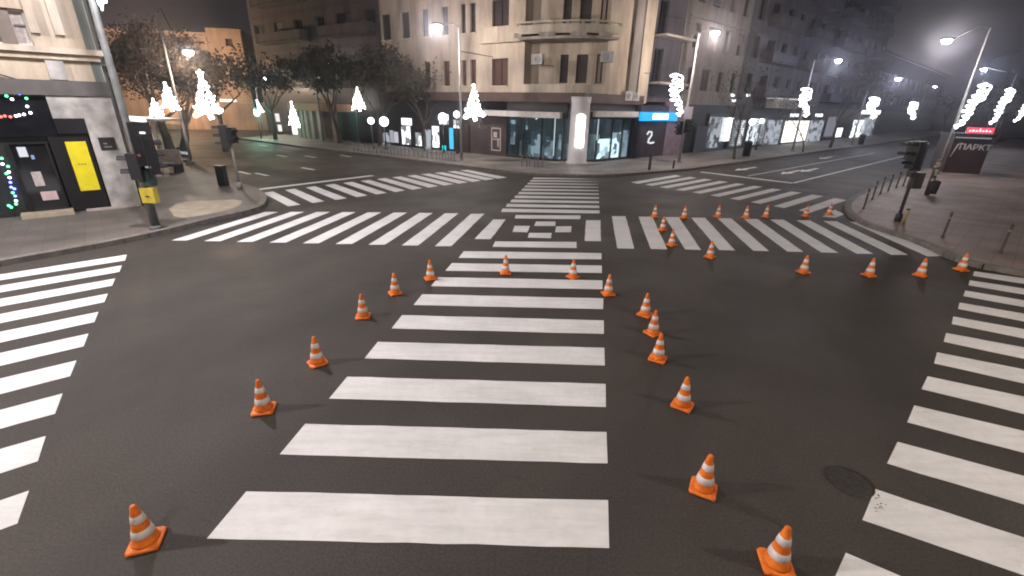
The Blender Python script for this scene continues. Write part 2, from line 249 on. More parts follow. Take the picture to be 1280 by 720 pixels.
ZEB={
'main':[[(-2.71,2.9),(0.94,2.9),(1.03,3.43),(-2.66,3.44)],[(-2.57,3.96),(1.12,3.94),(1.21,4.47),(-2.51,4.49)],[(-2.42,5.01),(1.29,4.97),(1.39,5.51),(-2.36,5.54)],[(-2.27,6.05),(1.47,6.01),(1.56,6.56),(-2.21,6.58)],[(-2.11,7.07),(1.64,7.05),(1.73,7.6),(-2.05,7.62)],[(-1.94,8.09),(1.81,8.1),(1.91,8.65),(-1.88,8.64)],[(-1.77,9.1),(1.99,9.15),(2.08,9.7),(-1.7,9.66)],[(-1.6,10.1),(2.16,10.2),(2.25,10.75),(-1.52,10.67)],[(-1.41,11.09),(2.33,11.25),(2.43,11.8),(-1.33,11.68)]],
'far':[[(-0.48,16.63),(3.23,16.77),(3.32,17.32),(-0.43,17.24)],[(-0.32,17.56),(3.39,17.74),(3.47,18.23),(-0.27,18.16)],[(-0.16,18.48),(3.54,18.72),(3.62,19.15),(-0.1,19.09)],[(0,19.41),(3.7,19.7),(3.77,20.06),(0.06,20.01)],[(0.16,20.34),(3.85,20.68),(3.92,20.97),(0.23,20.93)],[(0.32,21.27),(4.01,21.66),(4.07,21.89),(0.4,21.86)],[(0.48,22.2),(4.17,22.64),(4.22,22.8),(0.56,22.78)],[(0.64,23.13),(4.32,23.61),(4.37,23.71),(0.73,23.71)],[(0.8,24.06),(4.48,24.59),(4.52,24.63),(0.89,24.63)],[(0.96,24.99),(4.63,25.57),(4.67,25.54),(1.06,25.56)]],
'left':[[(-4.54,3.01),(-7.77,0.32),(-8.11,0.79),(-4.81,3.38)],[(-5.11,3.78),(-8.34,1.09),(-8.7,1.58),(-5.4,4.17)],[(-5.68,4.57),(-8.92,1.9),(-9.2,2.3),(-5.97,4.98)],[(-6.24,5.38),(-9.42,2.64),(-9.71,3.06),(-6.53,5.8)],[(-6.79,6.21),(-9.91,3.39),(-10.21,3.84),(-7.08,6.63)],[(-7.34,7.05),(-10.4,4.17),(-10.71,4.63),(-7.62,7.46)],[(-7.88,7.88),(-10.9,4.96),(-11.21,5.42),(-8.15,8.29)],[(-8.41,8.71),(-11.41,5.77),(-11.71,6.21),(-8.68,9.12)],[(-8.92,9.52),(-11.93,6.59),(-12.2,7),(-9.21,9.94)],[(-9.42,10.3),(-12.45,7.4),(-12.7,7.77),(-9.73,10.74)]],
'right':[[(2.66,2.51),(5.83,0.81),(6.13,0.97),(3.09,2.9)],[(3.49,3.27),(7.21,1.3),(7.59,1.63),(3.91,3.66)],[(4.33,4.04),(8.03,2.05),(8.48,2.52),(4.74,4.41)],[(5.17,4.8),(8.84,2.77),(9.33,3.32),(5.56,5.17)],[(6,5.56),(9.64,3.47),(10.14,4.06),(6.38,5.92)],[(6.82,6.31),(10.42,4.15),(10.93,4.75),(7.19,6.67)],[(7.63,7.06),(11.19,4.83),(11.69,5.41),(7.99,7.41)],[(8.44,7.8),(11.95,5.5),(12.43,6.05),(8.79,8.15)],[(9.23,8.53),(12.71,6.18),(13.18,6.7),(9.58,8.88)],[(10,9.25),(13.47,6.87),(13.93,7.38),(10.36,9.6)],[(10.77,9.95),(14.24,7.58),(14.71,8.11),(11.13,10.31)],[(11.51,10.63),(15.02,8.33),(15.54,8.92),(11.89,11)],[(12.23,11.29),(15.83,9.12),(16.4,9.84),(12.63,11.69)],[(12.94,11.94),(16.65,9.97),(17.29,10.89),(13.35,12.36)]],
'dl':[[(-9.54,12.03),(-9.11,12.07),(-8.38,15.79),(-8.84,15.74)],[(-8.63,12.04),(-8.19,12.08),(-7.5,15.89),(-7.96,15.84)],[(-7.72,12.04),(-7.28,12.08),(-6.61,15.97),(-7.08,15.92)],[(-6.8,12.05),(-6.36,12.09),(-5.71,16.05),(-6.18,16)],[(-5.88,12.06),(-5.44,12.09),(-4.8,16.11),(-5.28,16.06)],[(-4.96,12.06),(-4.51,12.1),(-3.88,16.16),(-4.36,16.11)],[(-4.04,12.07),(-3.59,12.11),(-2.95,16.2),(-3.44,16.15)],[(-3.11,12.08),(-2.66,12.11),(-2.02,16.24),(-2.51,16.18)],[(-2.19,12.08),(-1.73,12.12),(-1.07,16.26),(-1.56,16.2)]],
'dr':[[(3.92,12.3),(4.39,12.29),(5.12,16.42),(4.6,16.39)],[(4.91,12.34),(5.36,12.32),(6.11,16.45),(5.58,16.41)],[(5.89,12.36),(6.34,12.35),(7.09,16.47),(6.55,16.42)],[(6.87,12.37),(7.32,12.36),(8.06,16.48),(7.52,16.43)],[(7.84,12.36),(8.3,12.36),(9.03,16.47),(8.49,16.43)],[(8.81,12.35),(9.29,12.36),(9.99,16.46),(9.46,16.42)],[(9.78,12.31),(10.28,12.34),(10.95,16.43),(10.43,16.41)],[(10.75,12.27),(11.27,12.32),(11.9,16.38),(11.4,16.39)],[(11.71,12.21),(12.27,12.29),(12.84,16.33),(12.37,16.37)],[(12.67,12.14),(13.27,12.24),(13.78,16.26),(13.34,16.33)]],
'fl':[[(-8.48,16.73),(-8.17,17.07),(-10.5,19.62),(-10.76,19.25)],[(-7.85,17.42),(-7.54,17.8),(-9.9,20.4),(-10.17,20.02)],[(-7.21,18.11),(-6.9,18.52),(-9.3,21.17),(-9.58,20.77)],[(-6.58,18.79),(-6.26,19.23),(-8.68,21.92),(-8.99,21.52)],[(-5.95,19.48),(-5.62,19.94),(-8.07,22.66),(-8.38,22.25)],[(-5.31,20.15),(-4.98,20.64),(-7.44,23.38),(-7.77,22.97)],[(-4.68,20.83),(-4.33,21.33),(-6.81,24.09),(-7.15,23.69)],[(-4.05,21.5),(-3.69,22.02),(-6.17,24.79),(-6.53,24.39)],[(-3.42,22.17),(-3.03,22.7),(-5.53,25.47),(-5.9,25.08)],[(-2.79,22.83),(-2.38,23.37),(-4.87,26.13),(-5.27,25.75)],[(-2.16,23.49),(-1.73,24.03),(-4.22,26.79),(-4.62,26.42)],[(-1.54,24.15),(-1.07,24.69),(-3.55,27.43),(-3.97,27.08)],[(-0.91,24.8),(-0.41,25.34),(-2.88,28.05),(-3.32,27.73)]],
'fr':[[(6.27,24.65),(6.54,24.18),(9.97,27.48),(9.77,27.98)],[(6.84,23.98),(7.12,23.58),(10.64,26.89),(10.39,27.3)],[(7.42,23.31),(7.71,22.95),(11.29,26.26),(11,26.61)],[(8,22.62),(8.29,22.29),(11.92,25.59),(11.6,25.9)],[(8.59,21.92),(8.87,21.61),(12.53,24.89),(12.2,25.17)],[(9.18,21.21),(9.45,20.9),(13.13,24.15),(12.78,24.42)],[(9.77,20.48),(10.03,20.16),(13.7,23.37),(13.36,23.66)],[(10.36,19.74),(10.61,19.39),(14.25,22.56),(13.92,22.88)],[(10.96,18.99),(11.19,18.6),(14.78,21.7),(14.48,22.09)],[(11.57,18.23),(11.77,17.78),(15.3,20.81),(15.03,21.27)]],
'box':[[(0.04,15.64),(2.37,15.76),(2.46,16.36),(0.07,16.19)],[(-0.57,12.14),(1.8,12.22),(1.87,12.84),(-0.53,12.7)],[(0.69,14.64),(1.39,14.68),(1.45,15.32),(0.77,15.25)],[(-0.03,13.81),(0.45,13.8),(0.54,14.62),(0.04,14.58)],[(1.32,13.89),(1.83,13.94),(1.94,14.7),(1.42,14.65)],[(0.44,13.19),(1.14,13.18),(1.21,13.79),(0.5,13.73)],[(2.13,12.97),(2.62,12.98),(3.07,15.68),(2.55,15.62)],[(2.96,12.28),(3.45,12.29),(4.13,16.41),(3.61,16.36)],[(-1.15,12.89),(-0.67,12.93),(-0.27,15.46),(-0.71,15.41)],[(11.82,17.11),(12.25,17),(13.07,17.66),(13.26,18.54)]]}
# ------------------------------------------------------------------ ground, pavements, kerbs
mb = MB(); mb.face([(-400, -400, 0), (400, -400, 0), (400, 400, 0), (-400, 400, 0)]); struct(mb.build('road', ASPH))
def g2(px, py): v = G(px, py); return (v.x, v.y)
def smooth_poly(pts, it=2):
    for _ in range(it):
        q = [pts[0]]
        for a, b in zip(pts[:-1], pts[1:]): q += [(a[0] * .75 + b[0] * .25, a[1] * .75 + b[1] * .25), (a[0] * .25 + b[0] * .75, a[1] * .25 + b[1] * .75)]
        q.append(pts[-1]); pts = q
    return pts
def ext(p, ang, d): return (p[0] + math.cos(R(ang)) * d, p[1] + math.sin(R(ang)) * d)
def pavement(name, line, back, m, z=.13):
    o = MB(); o.prism(line + back, -.05, z); struct(o.build(name, m))
    k = MB()
    for a, b in zip(line[:-1], line[1:]):
        d = Vector((b[0] - a[0], b[1] - a[1], 0)); l = d.length; n = Vector((-d.y, d.x, 0)) / l
        nseg = max(1, int(l / 1.0)) if l > 2 else 1
        for i in range(nseg):
            c = Vector((a[0], a[1], 0)) + d * ((i + .5) / nseg)
            k.obox(c + Vector((0, 0, .045)), d / nseg / 2 * .992, n * .11, (0, 0, .091))
    struct(k.build('kerb', KERB))
VA, UA = 143.0, 41.5
lc = [g2(0, 332), g2(175, 300), g2(262, 277), g2(322, 264), g2(331, 254), g2(329, 245), g2(316, 238)]
lline = [ext(lc[0], 229, 60)] + smooth_poly(lc) + [ext(lc[-1], 140, 20), ext(lc[-1], 143, 95)]
pavement('pavement_left', lline, [(-140, 60), (-90, -60)], PAVE_L)
rc = [g2(1280, 345), g2(1200, 330), g2(1160, 308), g2(1110, 292), g2(1075, 280), g2(1057, 265), g2(1062, 252), g2(1080, 243)]
rline = [ext(rc[0], -33, 60)] + smooth_poly(rc) + [ext(rc[-1], UA, 130)]
pavement('pavement_right', rline, [(150, 60), (110, -40)], PAVE_R)
fc = [g2(380, 185), g2(500, 199), g2(560, 207), g2(620, 214), g2(655, 219), g2(745, 222), g2(790, 219), g2(860, 213)]
fline = [ext(fc[0], VA, 12)] + smooth_poly(fc) + [ext(fc[-1], UA, 130)]
pavement('pavement_far', fline, [(60, 160), (-10, 140)], PAVE_F)
# lighter dropped patch on the left corner
lp = [g2(*p) for p in [(212, 266), (222, 279), (262, 273), (300, 263), (305, 253), (260, 255), (225, 257)]]
lp = smooth_poly(lp + [lp[0]], 1)[:-1]
mb = MB(); mb.face([(x, y, .134) for x, y in lp]); struct(mb.build('pavement_patch', TACT))
# ------------------------------------------------------------------ painted markings
def rough_quad(mb, q, z=.004, step=.3, jit=.006):
    P = []
    for a, b in zip(q, q[1:] + q[:1]):
        a, b = Vector(a), Vector(b); n = max(1, int((b - a).length / step))
        for i in range(n):
            p = a + (b - a) * i / n
            P.append((p.x + random.uniform(-jit, jit), p.y + random.uniform(-jit, jit), z))
    mb.face(P)
NAMES = {'main': 'crossing_stripes_diagonal_near', 'far': 'crossing_stripes_diagonal_far', 'left': 'crossing_stripes_left', 'right': 'crossing_stripes_right', 'dl': 'crossing_stripes_cross_left', 'dr': 'crossing_stripes_cross_right', 'fl': 'crossing_stripes_left_street', 'fr': 'crossing_stripes_right_street', 'box': 'crossing_centre_bars'}
for k, L_ in ZEB.items():
    mb = MB()
    for q in L_: rough_quad(mb, q)
    struct(mb.build(NAMES[k], PAINT))
def strip(mb, a, b, w, z=.0045):
    a, b = Vector(a), Vector(b); d = (b - a).normalized(); n = Vector((-d.y, d.x)) * w / 2
    rough_quad(mb, [tuple(a - n), tuple(b - n), tuple(b + n), tuple(a + n)], z, 1.0, .004)
mb = MB()
strip(mb, g2(318, 237.5), g2(466, 219.5), .35); strip(mb, g2(876, 215), g2(991, 229), .38)
c0 = g2(991, 229); strip(mb, c0, g2(1130, 195), .14)
e0 = g2(935, 220); strip(mb, e0, ext(e0, UA, 30), .10)
for x, y in ((329, 182), (352, 195), (388, 196), (385, 211), (432, 195), (305, 216), (327, 218), (420, 186)):
    p = g2(x, y); strip(mb, ext(p, VA, -.7), ext(p, VA, .7), .22)
struct(mb.build('lane_lines', PAINT))
def arrow(mb, p, ang, l=3.2):
    p = Vector(p); d = Vector((math.cos(R(ang)), math.sin(R(ang)))); n = Vector((-d.y, d.x))
    mb.face([(*(p + a * d + b * n), .0045) for a, b in ((0, -.12), (l * .6, -.12), (l * .6, .12), (0, .12))])
    mb.face([(*(p + a * d + b * n), .0045) for a, b in ((l * .6, -.38), (l, 0), (l * .6, .38))])
mb = MB()
for x, y in ((945, 209), (1000, 213), (1022, 210.5), (1040, 196)): arrow(mb, g2(x, y), UA + 180, 3.4)
struct(mb.build('lane_arrows', PAINT))
# chipped paint at the stripe corner beside the manhole
mb = MB(); rc_ = random.Random(5)
for k in range(16):
    x, y = rc_.uniform(1091, 1108), rc_.uniform(616, 640); p = G(x, y, .0055); r_ = rc_.uniform(.004, .014); n = 7
    mb.face([(p.x + r_ * rc_.uniform(.6, 1.3) * math.cos(2 * math.pi * i / n), p.y + r_ * rc_.uniform(.4, 1) * math.sin(2 * math.pi * i / n), .0062 + k * .00004) for i in range(n)])
struct(mb.build('road_chips', ASPH))
# manhole cover
p = G(1060, 601); mb = MB(); n = 40
mb.face([(p.x + .20 * math.cos(2 * math.pi * i / n), p.y + .20 * math.sin(2 * math.pi * i / n), .005) for i in range(n)])
IRON = M('cast_iron', (.034, .029, .025), .6, .4, 18, bump=.6, bscale=30)
mh = mb.build('manhole_cover', IRON); tag(mh, 'dark round manhole cover sunk in the asphalt left of the right-hand crossing', 'manhole cover')
mb = MB()
mb.grid([[(p.x + r * math.cos(2 * math.pi * i / n), p.y + r * math.sin(2 * math.pi * i / n), z) for i in range(n)] for r, z in ((.20, .0052), (.205, .009), (.235, .009), (.24, .001))], True, False)
o = mb.build('rim', M('iron_rim', (.028, .024, .02), .5, .3, 20), mh)
# ------------------------------------------------------------------ facade tools
def wall(mb, pl, s0, s1, z0, z1, holes=(), depth=.22, off=0.0):
    S = sorted({s0, s1, *[max(s0, min(s1, h[k])) for h in holes for k in (0, 1)]}); Z = sorted({z0, z1, *[max(z0, min(z1, h[k])) for h in holes for k in (2, 3)]})
    for a, b in zip(S[:-1], S[1:]):
        for c, d in zip(Z[:-1], Z[1:]):
            ms, mz = (a + b) / 2, (c + d) / 2
            if any(h[0] < ms < h[1] and h[2] < mz < h[3] for h in holes): continue
            mb.face([pl.P(a, c, off), pl.P(b, c, off), pl.P(b, d, off), pl.P(a, d, off)])
    for a, b, c, d in holes:
        for q in ([(a, c), (a, d)], [(b, c), (b, d)], [(a, c), (b, c)], [(a, d), (b, d)]):
            mb.face([pl.P(*q[0], off), pl.P(*q[1], off), pl.P(*q[1], off - depth), pl.P(*q[0], off - depth)])
def window(pl, h, par, frame=FRAMED, pane=SHUTD, depth=.22, mull=1, bars=0, sub=True, off=0.0, sill=None, name='window'):
    a, b, c, d = h; f = MB(); t = .06; o0, o1 = off - depth + .03, off - depth + .09
    for q in ((a, a + t, c, d), (b - t, b, c, d), (a + t, b - t, c, c + t), (a + t, b - t, d - t, d)): f.pbox(pl, *q, o0, o1)
    for k in range(mull): m_ = a + (b - a) * (k + 1) / (mull + 1); f.pbox(pl, m_ - .025, m_ + .025, c + t, d - t, o0, o1)
    for k in range(bars): m_ = c + (d - c) * (k + 1) / (bars + 1); f.pbox(pl, a + t, b - t, m_ - .02, m_ + .02, o0 + .004, o1 - .004)
    if sub:
        w = f.build(name, frame, par)
        g = MB(); g.pbox(pl, a, b, c, d, off - depth - .02, off - depth + .012); g.build('pane', pane, w)
        if sill: s_ = MB(); s_.pbox(pl, a - .06, b + .06, c - .07, c - .003, off - .05, off + .09); s_.build('sill', sill, w)
    else:
        f.mat(frame); [None for _ in ()]
        f.m = [0] * len(f.f); f.mat(pane); f.pbox(pl, a, b, c, d, off - depth - .02, off - depth + .012)
        w = f.build(name, frame, par)
    return w
def railing(mb, pts, z0, z1, n):
    for z in (z0, z1): mb.tube([(*p[:2], z) for p in pts], .02, 5)
    for i in range(n + 1):
        t = i / n * (len(pts) - 1); k = min(int(t), len(pts) - 2); u = t - k
        x, y = pts[k][0] * (1 - u) + pts[k + 1][0] * u, pts[k][1] * (1 - u) + pts[k + 1][1] * u
        mb.tube([(x, y, z0), (x, y, z1)], .012, 4)
# ================================================================== LEFT CORNER BUILDING
PL = Plane((-15.7, 13.3), 45)
sc_, _ = PL.px(177, 256)                                   # the corner
B = thing('corner_building', PL.P(sc_, 0), 'cream building at the left edge with black shopfront, marble pier and yellow poster', 'building')
s_l = -30.0
zb = PL.px(60, 100)[1]; zf = PL.px(60, 118)[1]
up = [PL.rect(-40, -8, 44, 58)]; w_big = up[0]; w_big = (w_big[0], w_big[1], PL.px(22, 56)[1], PL.px(22, 11)[1]); 
H2 = (w_big[0], w_big[1], w_big[3] + 1.1, w_big[3] + 3.2)
H0 = (w_big[0] - 4.6, w_big[0] - 1.8, w_big[2], w_big[3]); H3 = (H0[0], H0[1], H2[2], H2[3])
mb = MB(); wall(mb, PL, s_l, sc_, zb, 19, [w_big, H2, H0, H3], .3)
mb.build('wall', CREAML, B)
mb = MB(); c_, d_ = PL.P(sc_, 0), PL.P(s_l, 0)
VL = Plane((c_.x, c_.y), 141.0)
back = PL.P(s_l, 0, -14); sidee = ext((c_.x, c_.y), 141.0, 16)
mb.prism([(c_.x, c_.y), sidee, (back.x - 8, back.y + 10), (d_.x, d_.y)][::1], 0, 18.9)
# keep the core just behind the facades
mb.v = [(x - .32 * PL.n.x * (1), y - .32 * PL.n.y, z) for x, y, z in mb.v]
mb.build('core', TEAL, B)
mb = MB()
VLn = Vector((math.cos(R(51)), math.sin(R(51)), 0))
def side(mb, a0, a1, z0, z1, o0, o1):
    d = Vector((math.cos(R(141)), math.sin(R(141)), 0)); c = Vector((c_.x, c_.y, 0)) + d * ((a0 + a1) / 2) + VLn * ((o0 + o1) / 2); c.z = (z0 + z1) / 2
    mb.obox(c, d * ((a1 - a0) / 2), VLn * ((o1 - o0) / 2), (0, 0, (z1 - z0) / 2))
side(mb, .0, 16, 0, 18.9, -.25, -.02)
mb.build('side_wall', TEAL, B)
mb = MB()
for z in (4.6, 8.0): side(mb, 0, 16, z, z + .18, -.02, .12)
mb.tube([Vector((c_.x, c_.y, 0)) + VLn * .1 + Vector((-.3, .25, z)) for z in (.1, 18)], .06, 8)
mb.build('side_cornice', TEAL, B)
for k, h in enumerate((w_big, H2, H0, H3)):
    w = window(PL, h, B, FRAMEW, CURT, .3, 1, 0, True, 0, CREAM2)
    if k == 0:
        g = MB(); a_, b_, c0_, d0_ = h; m_ = (a_ + b_) / 2
        for q0, q1 in ((a_ + .06, m_ - .2), (m_ + .2, b_ - .06)):
            g.pbox(PL, q0, q1, c0_ + (d0_ - c0_) * .56, c0_ + (d0_ - c0_) * .60, -.23, -.2)
        g.pbox(PL, m_ - .16, m_ + .16, c0_, d0_, -.24, -.14); g.build('mullion', M('dark_timber', (.16, .13, .11), .6), w)
# pilasters and cornices
mb = MB()
for (x0, x1, y) in ((38, 50, 40), (68, 80, 40)):
    a = PL.px(x0, y)[0]; b = PL.px(x1, y)[0]
    mb.pbox(PL, a, b, zb + 1.25, 19, .002, .14)
mb.build('pilaster', CREAM2, B)
zc = PL.px(60, 62)[1]
for nm, z0, z1, o, m_ in (('cornice', zc - .10, zc + .06, .30, CREAM2), ('cornice_moulding', zc - .26, zc - .102, .16, CREAML), ('shop_fascia', zf - .02, zb, .12, M('grey_fascia', (.10, .095, .09), .6))):
    q = MB(); q.pbox(PL, s_l, sc_ + (.1 if o > .2 else 0), z0, z1, .003, o); q.build(nm, m_, B)
mb = MB(); a, b = PL.px(62, 95)[0], PL.px(84, 95)[0]; mb.pbox(PL, a, b, zb + .02, zc - .262, .002, .10); mb.build('bracket', STONE, B)
mb = MB(); a0 = PL.px(0, 90)[0]; mb.tube([PL.P(a0 - 3, zc - .9, .06), PL.P(a0, zc - .75, .1), PL.P(a0 + .7, zc - 1.0, .06), PL.P(a0 + 1.2, zc - 1.25, .04)], .02, 5); mb.build('cable', BLK2, B)
# ground floor : black shopfront, pier
sm0 = PL.px(110, 180)[0]                                       # left edge of the marble at mid height
s_m = PL.px(141, 262)[0]; s_m2 = PL.px(60, 130)[0]; z_m2 = PL.px(75, 148)[1]
mb = MB(); mb.pbox(PL, s_m, sc_, .13, zf - .025, -.3, .05)
mb.pbox(PL, s_m2, s_m - .001, z_m2, zf - .025, -.3, .047); mb.build('marble_pier', STONE, B)
mb = MB(); door_l = PL.px(62, 200)[0]
mb.pbox(PL, s_l, s_m2, z_m2 + .6, zf - .025, -.3, .02); mb.pbox(PL, s_m2, s_m - .002, z_m2 - .45, z_m2 - .002, -.3, .03); mb.pbox(PL, s_l, door_l - 1.9, .13, .55, -.3, .04)
mb.build('shopfront', BLACK, B)
mb = MB(); mb.pbox(PL, s_l, s_m2 - .002, 2.5, z_m2 + .59, -.12, -.06); mb.build('window_band', PANED, B)
mb = MB(); mb.pbox(PL, s_l, s_m - .003, .14, z_m2 - .46, -.5, -.25); mb.build('shop_interior', BLK2, B)
dd = PL.rect(14, 185, 62, 262); dd = (PL.px(38, 262)[0], PL.px(88, 262)[0], .2, PL.px(20, 178)[1])
w = window(PL, (dd[0], dd[1], .2, dd[3]), B, BLACK, PANED, .12, 0, 0, True, 0, None, 'glass_door')
mb = MB(); mb.pbox(PL, dd[1] + .05, s_m - .05, .16, z_m2 - .47, -.2, -.08); pn = mb.build('dark_panel', BLACK, B)
# posters
def poster(par, pl, x0, y0, x1, y1, m_, nm, off, th=.015):
    a0, z1_ = pl.px(x0, y0, off); a1, z0_ = pl.px(x1, y1, off); q = MB(); q.pbox(pl, min(a0, a1), max(a0, a1), min(z0_, z1_), max(z0_, z1_), off - th, off); return q.build(nm, m_, par), (min(a0, a1), max(a0, a1), min(z0_, z1_), max(z0_, z1_))
a0, _z = PL.px(101, 238, -.05); a1 = PL.px(126, 237, -.05)[0]; zt = PL.px(93, 177, -.05)[1]; zb_ = PL.px(112, 238, -.05)[1]
mb = MB(); mb.pbox(PL, a0 + .0, a1, zb_, zt, -.078, -.06); yp = mb.build('yellow_poster', YEL, B)
mb = MB()
for k in range(3): mb.pbox(PL, (a0 + a1) / 2 - .10 + k * .07, (a0 + a1) / 2 - .05 + k * .07, (zb_ + zt) / 2 + .05, (zb_ + zt) / 2 + .09, -.06, -.057)
mb.build('small_lettering', M('brown_ink', (.25, .2, .05)), yp)
for x0, y0, x1, y1, m_, nm in ((38, 215, 57, 232, CURT, 'paper_notice'), (50, 240, 74, 249, M('pink_notice', (.5, .38, .38)), 'pink_notice'), (20, 184, 36, 196, E('door_reflection_glow', (.9, .93, 1), .8), 'lit_display_and_reflection'), (38, 194, 44, 199, E('blue_reflection_glow', (.35, .5, .8), .7), 'lit_display_and_reflection')):  # bright and blue patches are door-glass reflections painted as glow
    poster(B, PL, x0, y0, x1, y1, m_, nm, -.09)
o, q = poster(B, PL, 122, 172, 147, 187, BLK2, 'wall_plaque', .075, .02)
mb = MB()
for k in range(2): mb.pbox(PL, q[0] + .1, q[1] - .12 - k * .1, q[2] + .08 + k * .1, q[2] + .12 + k * .1, .075, .078)
mb.build('plaque_lettering', STEEL, o)
ds = PL.px(28, 272)[0], PL.px(92, 262)[0]
mb = MB(); mb.pbox(PL, ds[0], ds[1], .13, .26, -.1, .42); mb.build('doorstep', TACT, B)
mb = MB(); mb.pbox(PL, s_l, ds[0] - .9, .13, .4, -.1, .22); mb.pbox(PL, ds[1] + .3, sc_ - .02, .13, .2, .05, .16); mb.build('plinth', CONC, B)
# fairy lights in the shop window
FC = [E('fairy_blue', (.1, .15, 1), 9), E('fairy_green', (.1, 1, .35), 5), E('fairy_white', (.9, .95, 1), 7), E('fairy_red', (1, .12, .1), 4)]
mbs = [MB() for _ in FC]; wire = MB(); BL = []
def fairy(pts, cols):
    P = []
    for (x, y), c in zip(pts, cols):
        a, z = PL.px(x, y, .08); p = PL.P(a, z, .08); P.append(p); BL.append((p, c))
    wire.tube(P, .006, 4)
fairy([(2, 112), (8, 120), (15, 124), (19, 115), (24, 117), (29, 114), (33, 123), (34, 133), (38, 141), (30, 143), (24, 144), (20, 145), (13, 146), (6, 145), (1, 146)], [1, 1, 2, 0, 0, 0, 1, 2, 2, 2, 2, 2, 3, 3, 3])
fairy([(2, 198), (3, 205), (10, 208), (11, 215), (8, 217), (12, 222), (13, 228), (14, 234), (18, 236), (16, 241), (19, 245), (20, 251), (20, 255), (11, 257), (14, 259)], [1, 2, 1, 2, 1, 2, 0, 0, 0, 1, 0, 2, 1, 1, 1])
FB = thing('fairy_lights', PL.P(PL.px(15, 200)[0], 2, .1), 'string of coloured fairy lights around the black shop window at the left edge', 'fairy lights')
wire.build('wire', BLK2, FB)
for p, c in BL: q = MB(); q.ball(p, .036, 6); q.build('bulb', FC[c], FB)

# ================================================================== CENTRE BUILDING
P0 = Vector((4.1, 31.1, 0))
CL = Plane((4.1, 31.6), 145.0); CR = Plane((4.3, 31.6), 42.0)
if CR.n.y > 0: CR.n = -CR.n
if CL.n.y > 0: CL.n = -CL.n
B = thing('corner_apartment_building', (4.1, 31.6, 0), 'cream corner apartment building with curved balcony above a glass shop and bright round pillar', 'building')
CB = B
sA = CL.px(655, 90)[0]; sB = CR.px(757, 90)[0]; sLend = CL.px(478, 60)[0]; sRend = CR.px(816, 60)[0]
zs1 = 4.55                                                   # bottom of the upper floors
zg = 3.95
TOP = 20.5
def rr(pl, x0, y0, x1, y1): return pl.rect(x0, y0, x1, y1)
def win_row(pl, xs, y0, y1, yref=None):
    out = []
    for x0, x1 in xs:
        a = pl.px(x0, (y0 + y1) / 2)[0]; b = pl.px(x1, (y0 + y1) / 2)[0]; out.append((min(a, b), max(a, b)))
    return out
z1a, z1b = CL.px(625, 107)[1], CL.px(625, 73)[1]; z2a, z2b = CL.px(622, 38)[1], CL.px(622, -2)[1]
fl = z2a - z1a
holes = []
xs = [(481, 492), (505, 515), (530, 538), (554, 562), (577, 583), (588, 595), (615, 635)]
for r in range(5):
    for a, b in win_row(CL, xs, 90, 90):
        if r == 0: holes.append((a, b, z1a, z1b))
        elif r < 5 and z2a + (r - 1) * fl + 2.3 < TOP: holes.append((a, b, z2a + (r - 1) * fl, z2a + (r - 1) * fl + (z2b - z2a) * .97))
mb = MB(); wall(mb, CL, sA, sLend, zs1, TOP, holes, .25); mb.build('left_facade', CREAM, B)
for h in holes: window(CL, h, B, FRAMED if h[2] > z1a + .1 else SHUT, SHUTD if h[2] > z1a + .1 else SHUT, .25, 1 if h[1] - h[0] > 1.2 else 0, 0, True, 0, CREAM2)
# chamfer at the corner
pa, pb = CL.P(sA, 0, -.9), CR.P(sB, 0)
ang = math.degrees(math.atan2(pb.y - pa.y, pb.x - pa.x)); CC = Plane((pa.x, pa.y), ang); lenC = (pb - pa).length
hc = []
for x0, x1 in ((700, 710), (720, 734), (745, 753)):
    a, b = CC.px(x0, 88)[0], CC.px(x1, 88)[0]; z0, z1 = CC.px(725, 104)[1], CC.px(725, 68)[1]
    for r in range(4): hc.append((a, b, z0 + r * fl, z1 + r * fl))
mb = MB(); wall(mb, CC, 0, lenC, zs1, TOP, hc, .25); e_ = CL.P(sA, 0); mb.face([(e_.x, e_.y, zs1), (pa.x, pa.y, zs1), (pa.x, pa.y, TOP), (e_.x, e_.y, TOP)]); mb.build('corner_facade', CREAM, B)
for h in hc: window(CC, h, B, SHUT, SHUTD, .25, 0, 0)
# right facade: narrow strip with pilaster
hr = []
mb = MB(); wall(mb, CR, sB, sRend, zs1 - .5, TOP, hr, .25); mb.build('right_facade', CREAM, B)
mb = MB(); a, b = CR.px(788, 60)[0], CR.px(798, 60)[0]; mb.pbox(CR, a, b, zs1 - .5, TOP, .002, .22); mb.tube([CR.P(b + .25, z, .1) for z in (4, TOP)], .07, 7); mb.build('pilaster', BEIGE, B)
# core volume behind
mb = MB(); q0, q1, q2, q3 = CL.P(sLend, 0, -.35), CL.P(sA, 0, -1.3), CR.P(sB, 0, -.45), CR.P(sRend, 0, -.35)
mb.prism([(q.x, q.y) for q in (q0, q1, q2, q3)] + [(q3.x - 4, q3.y + 14), (q0.x + 6, q0.y + 14)], 4.3, TOP); mb.build('core', CREAM, B)
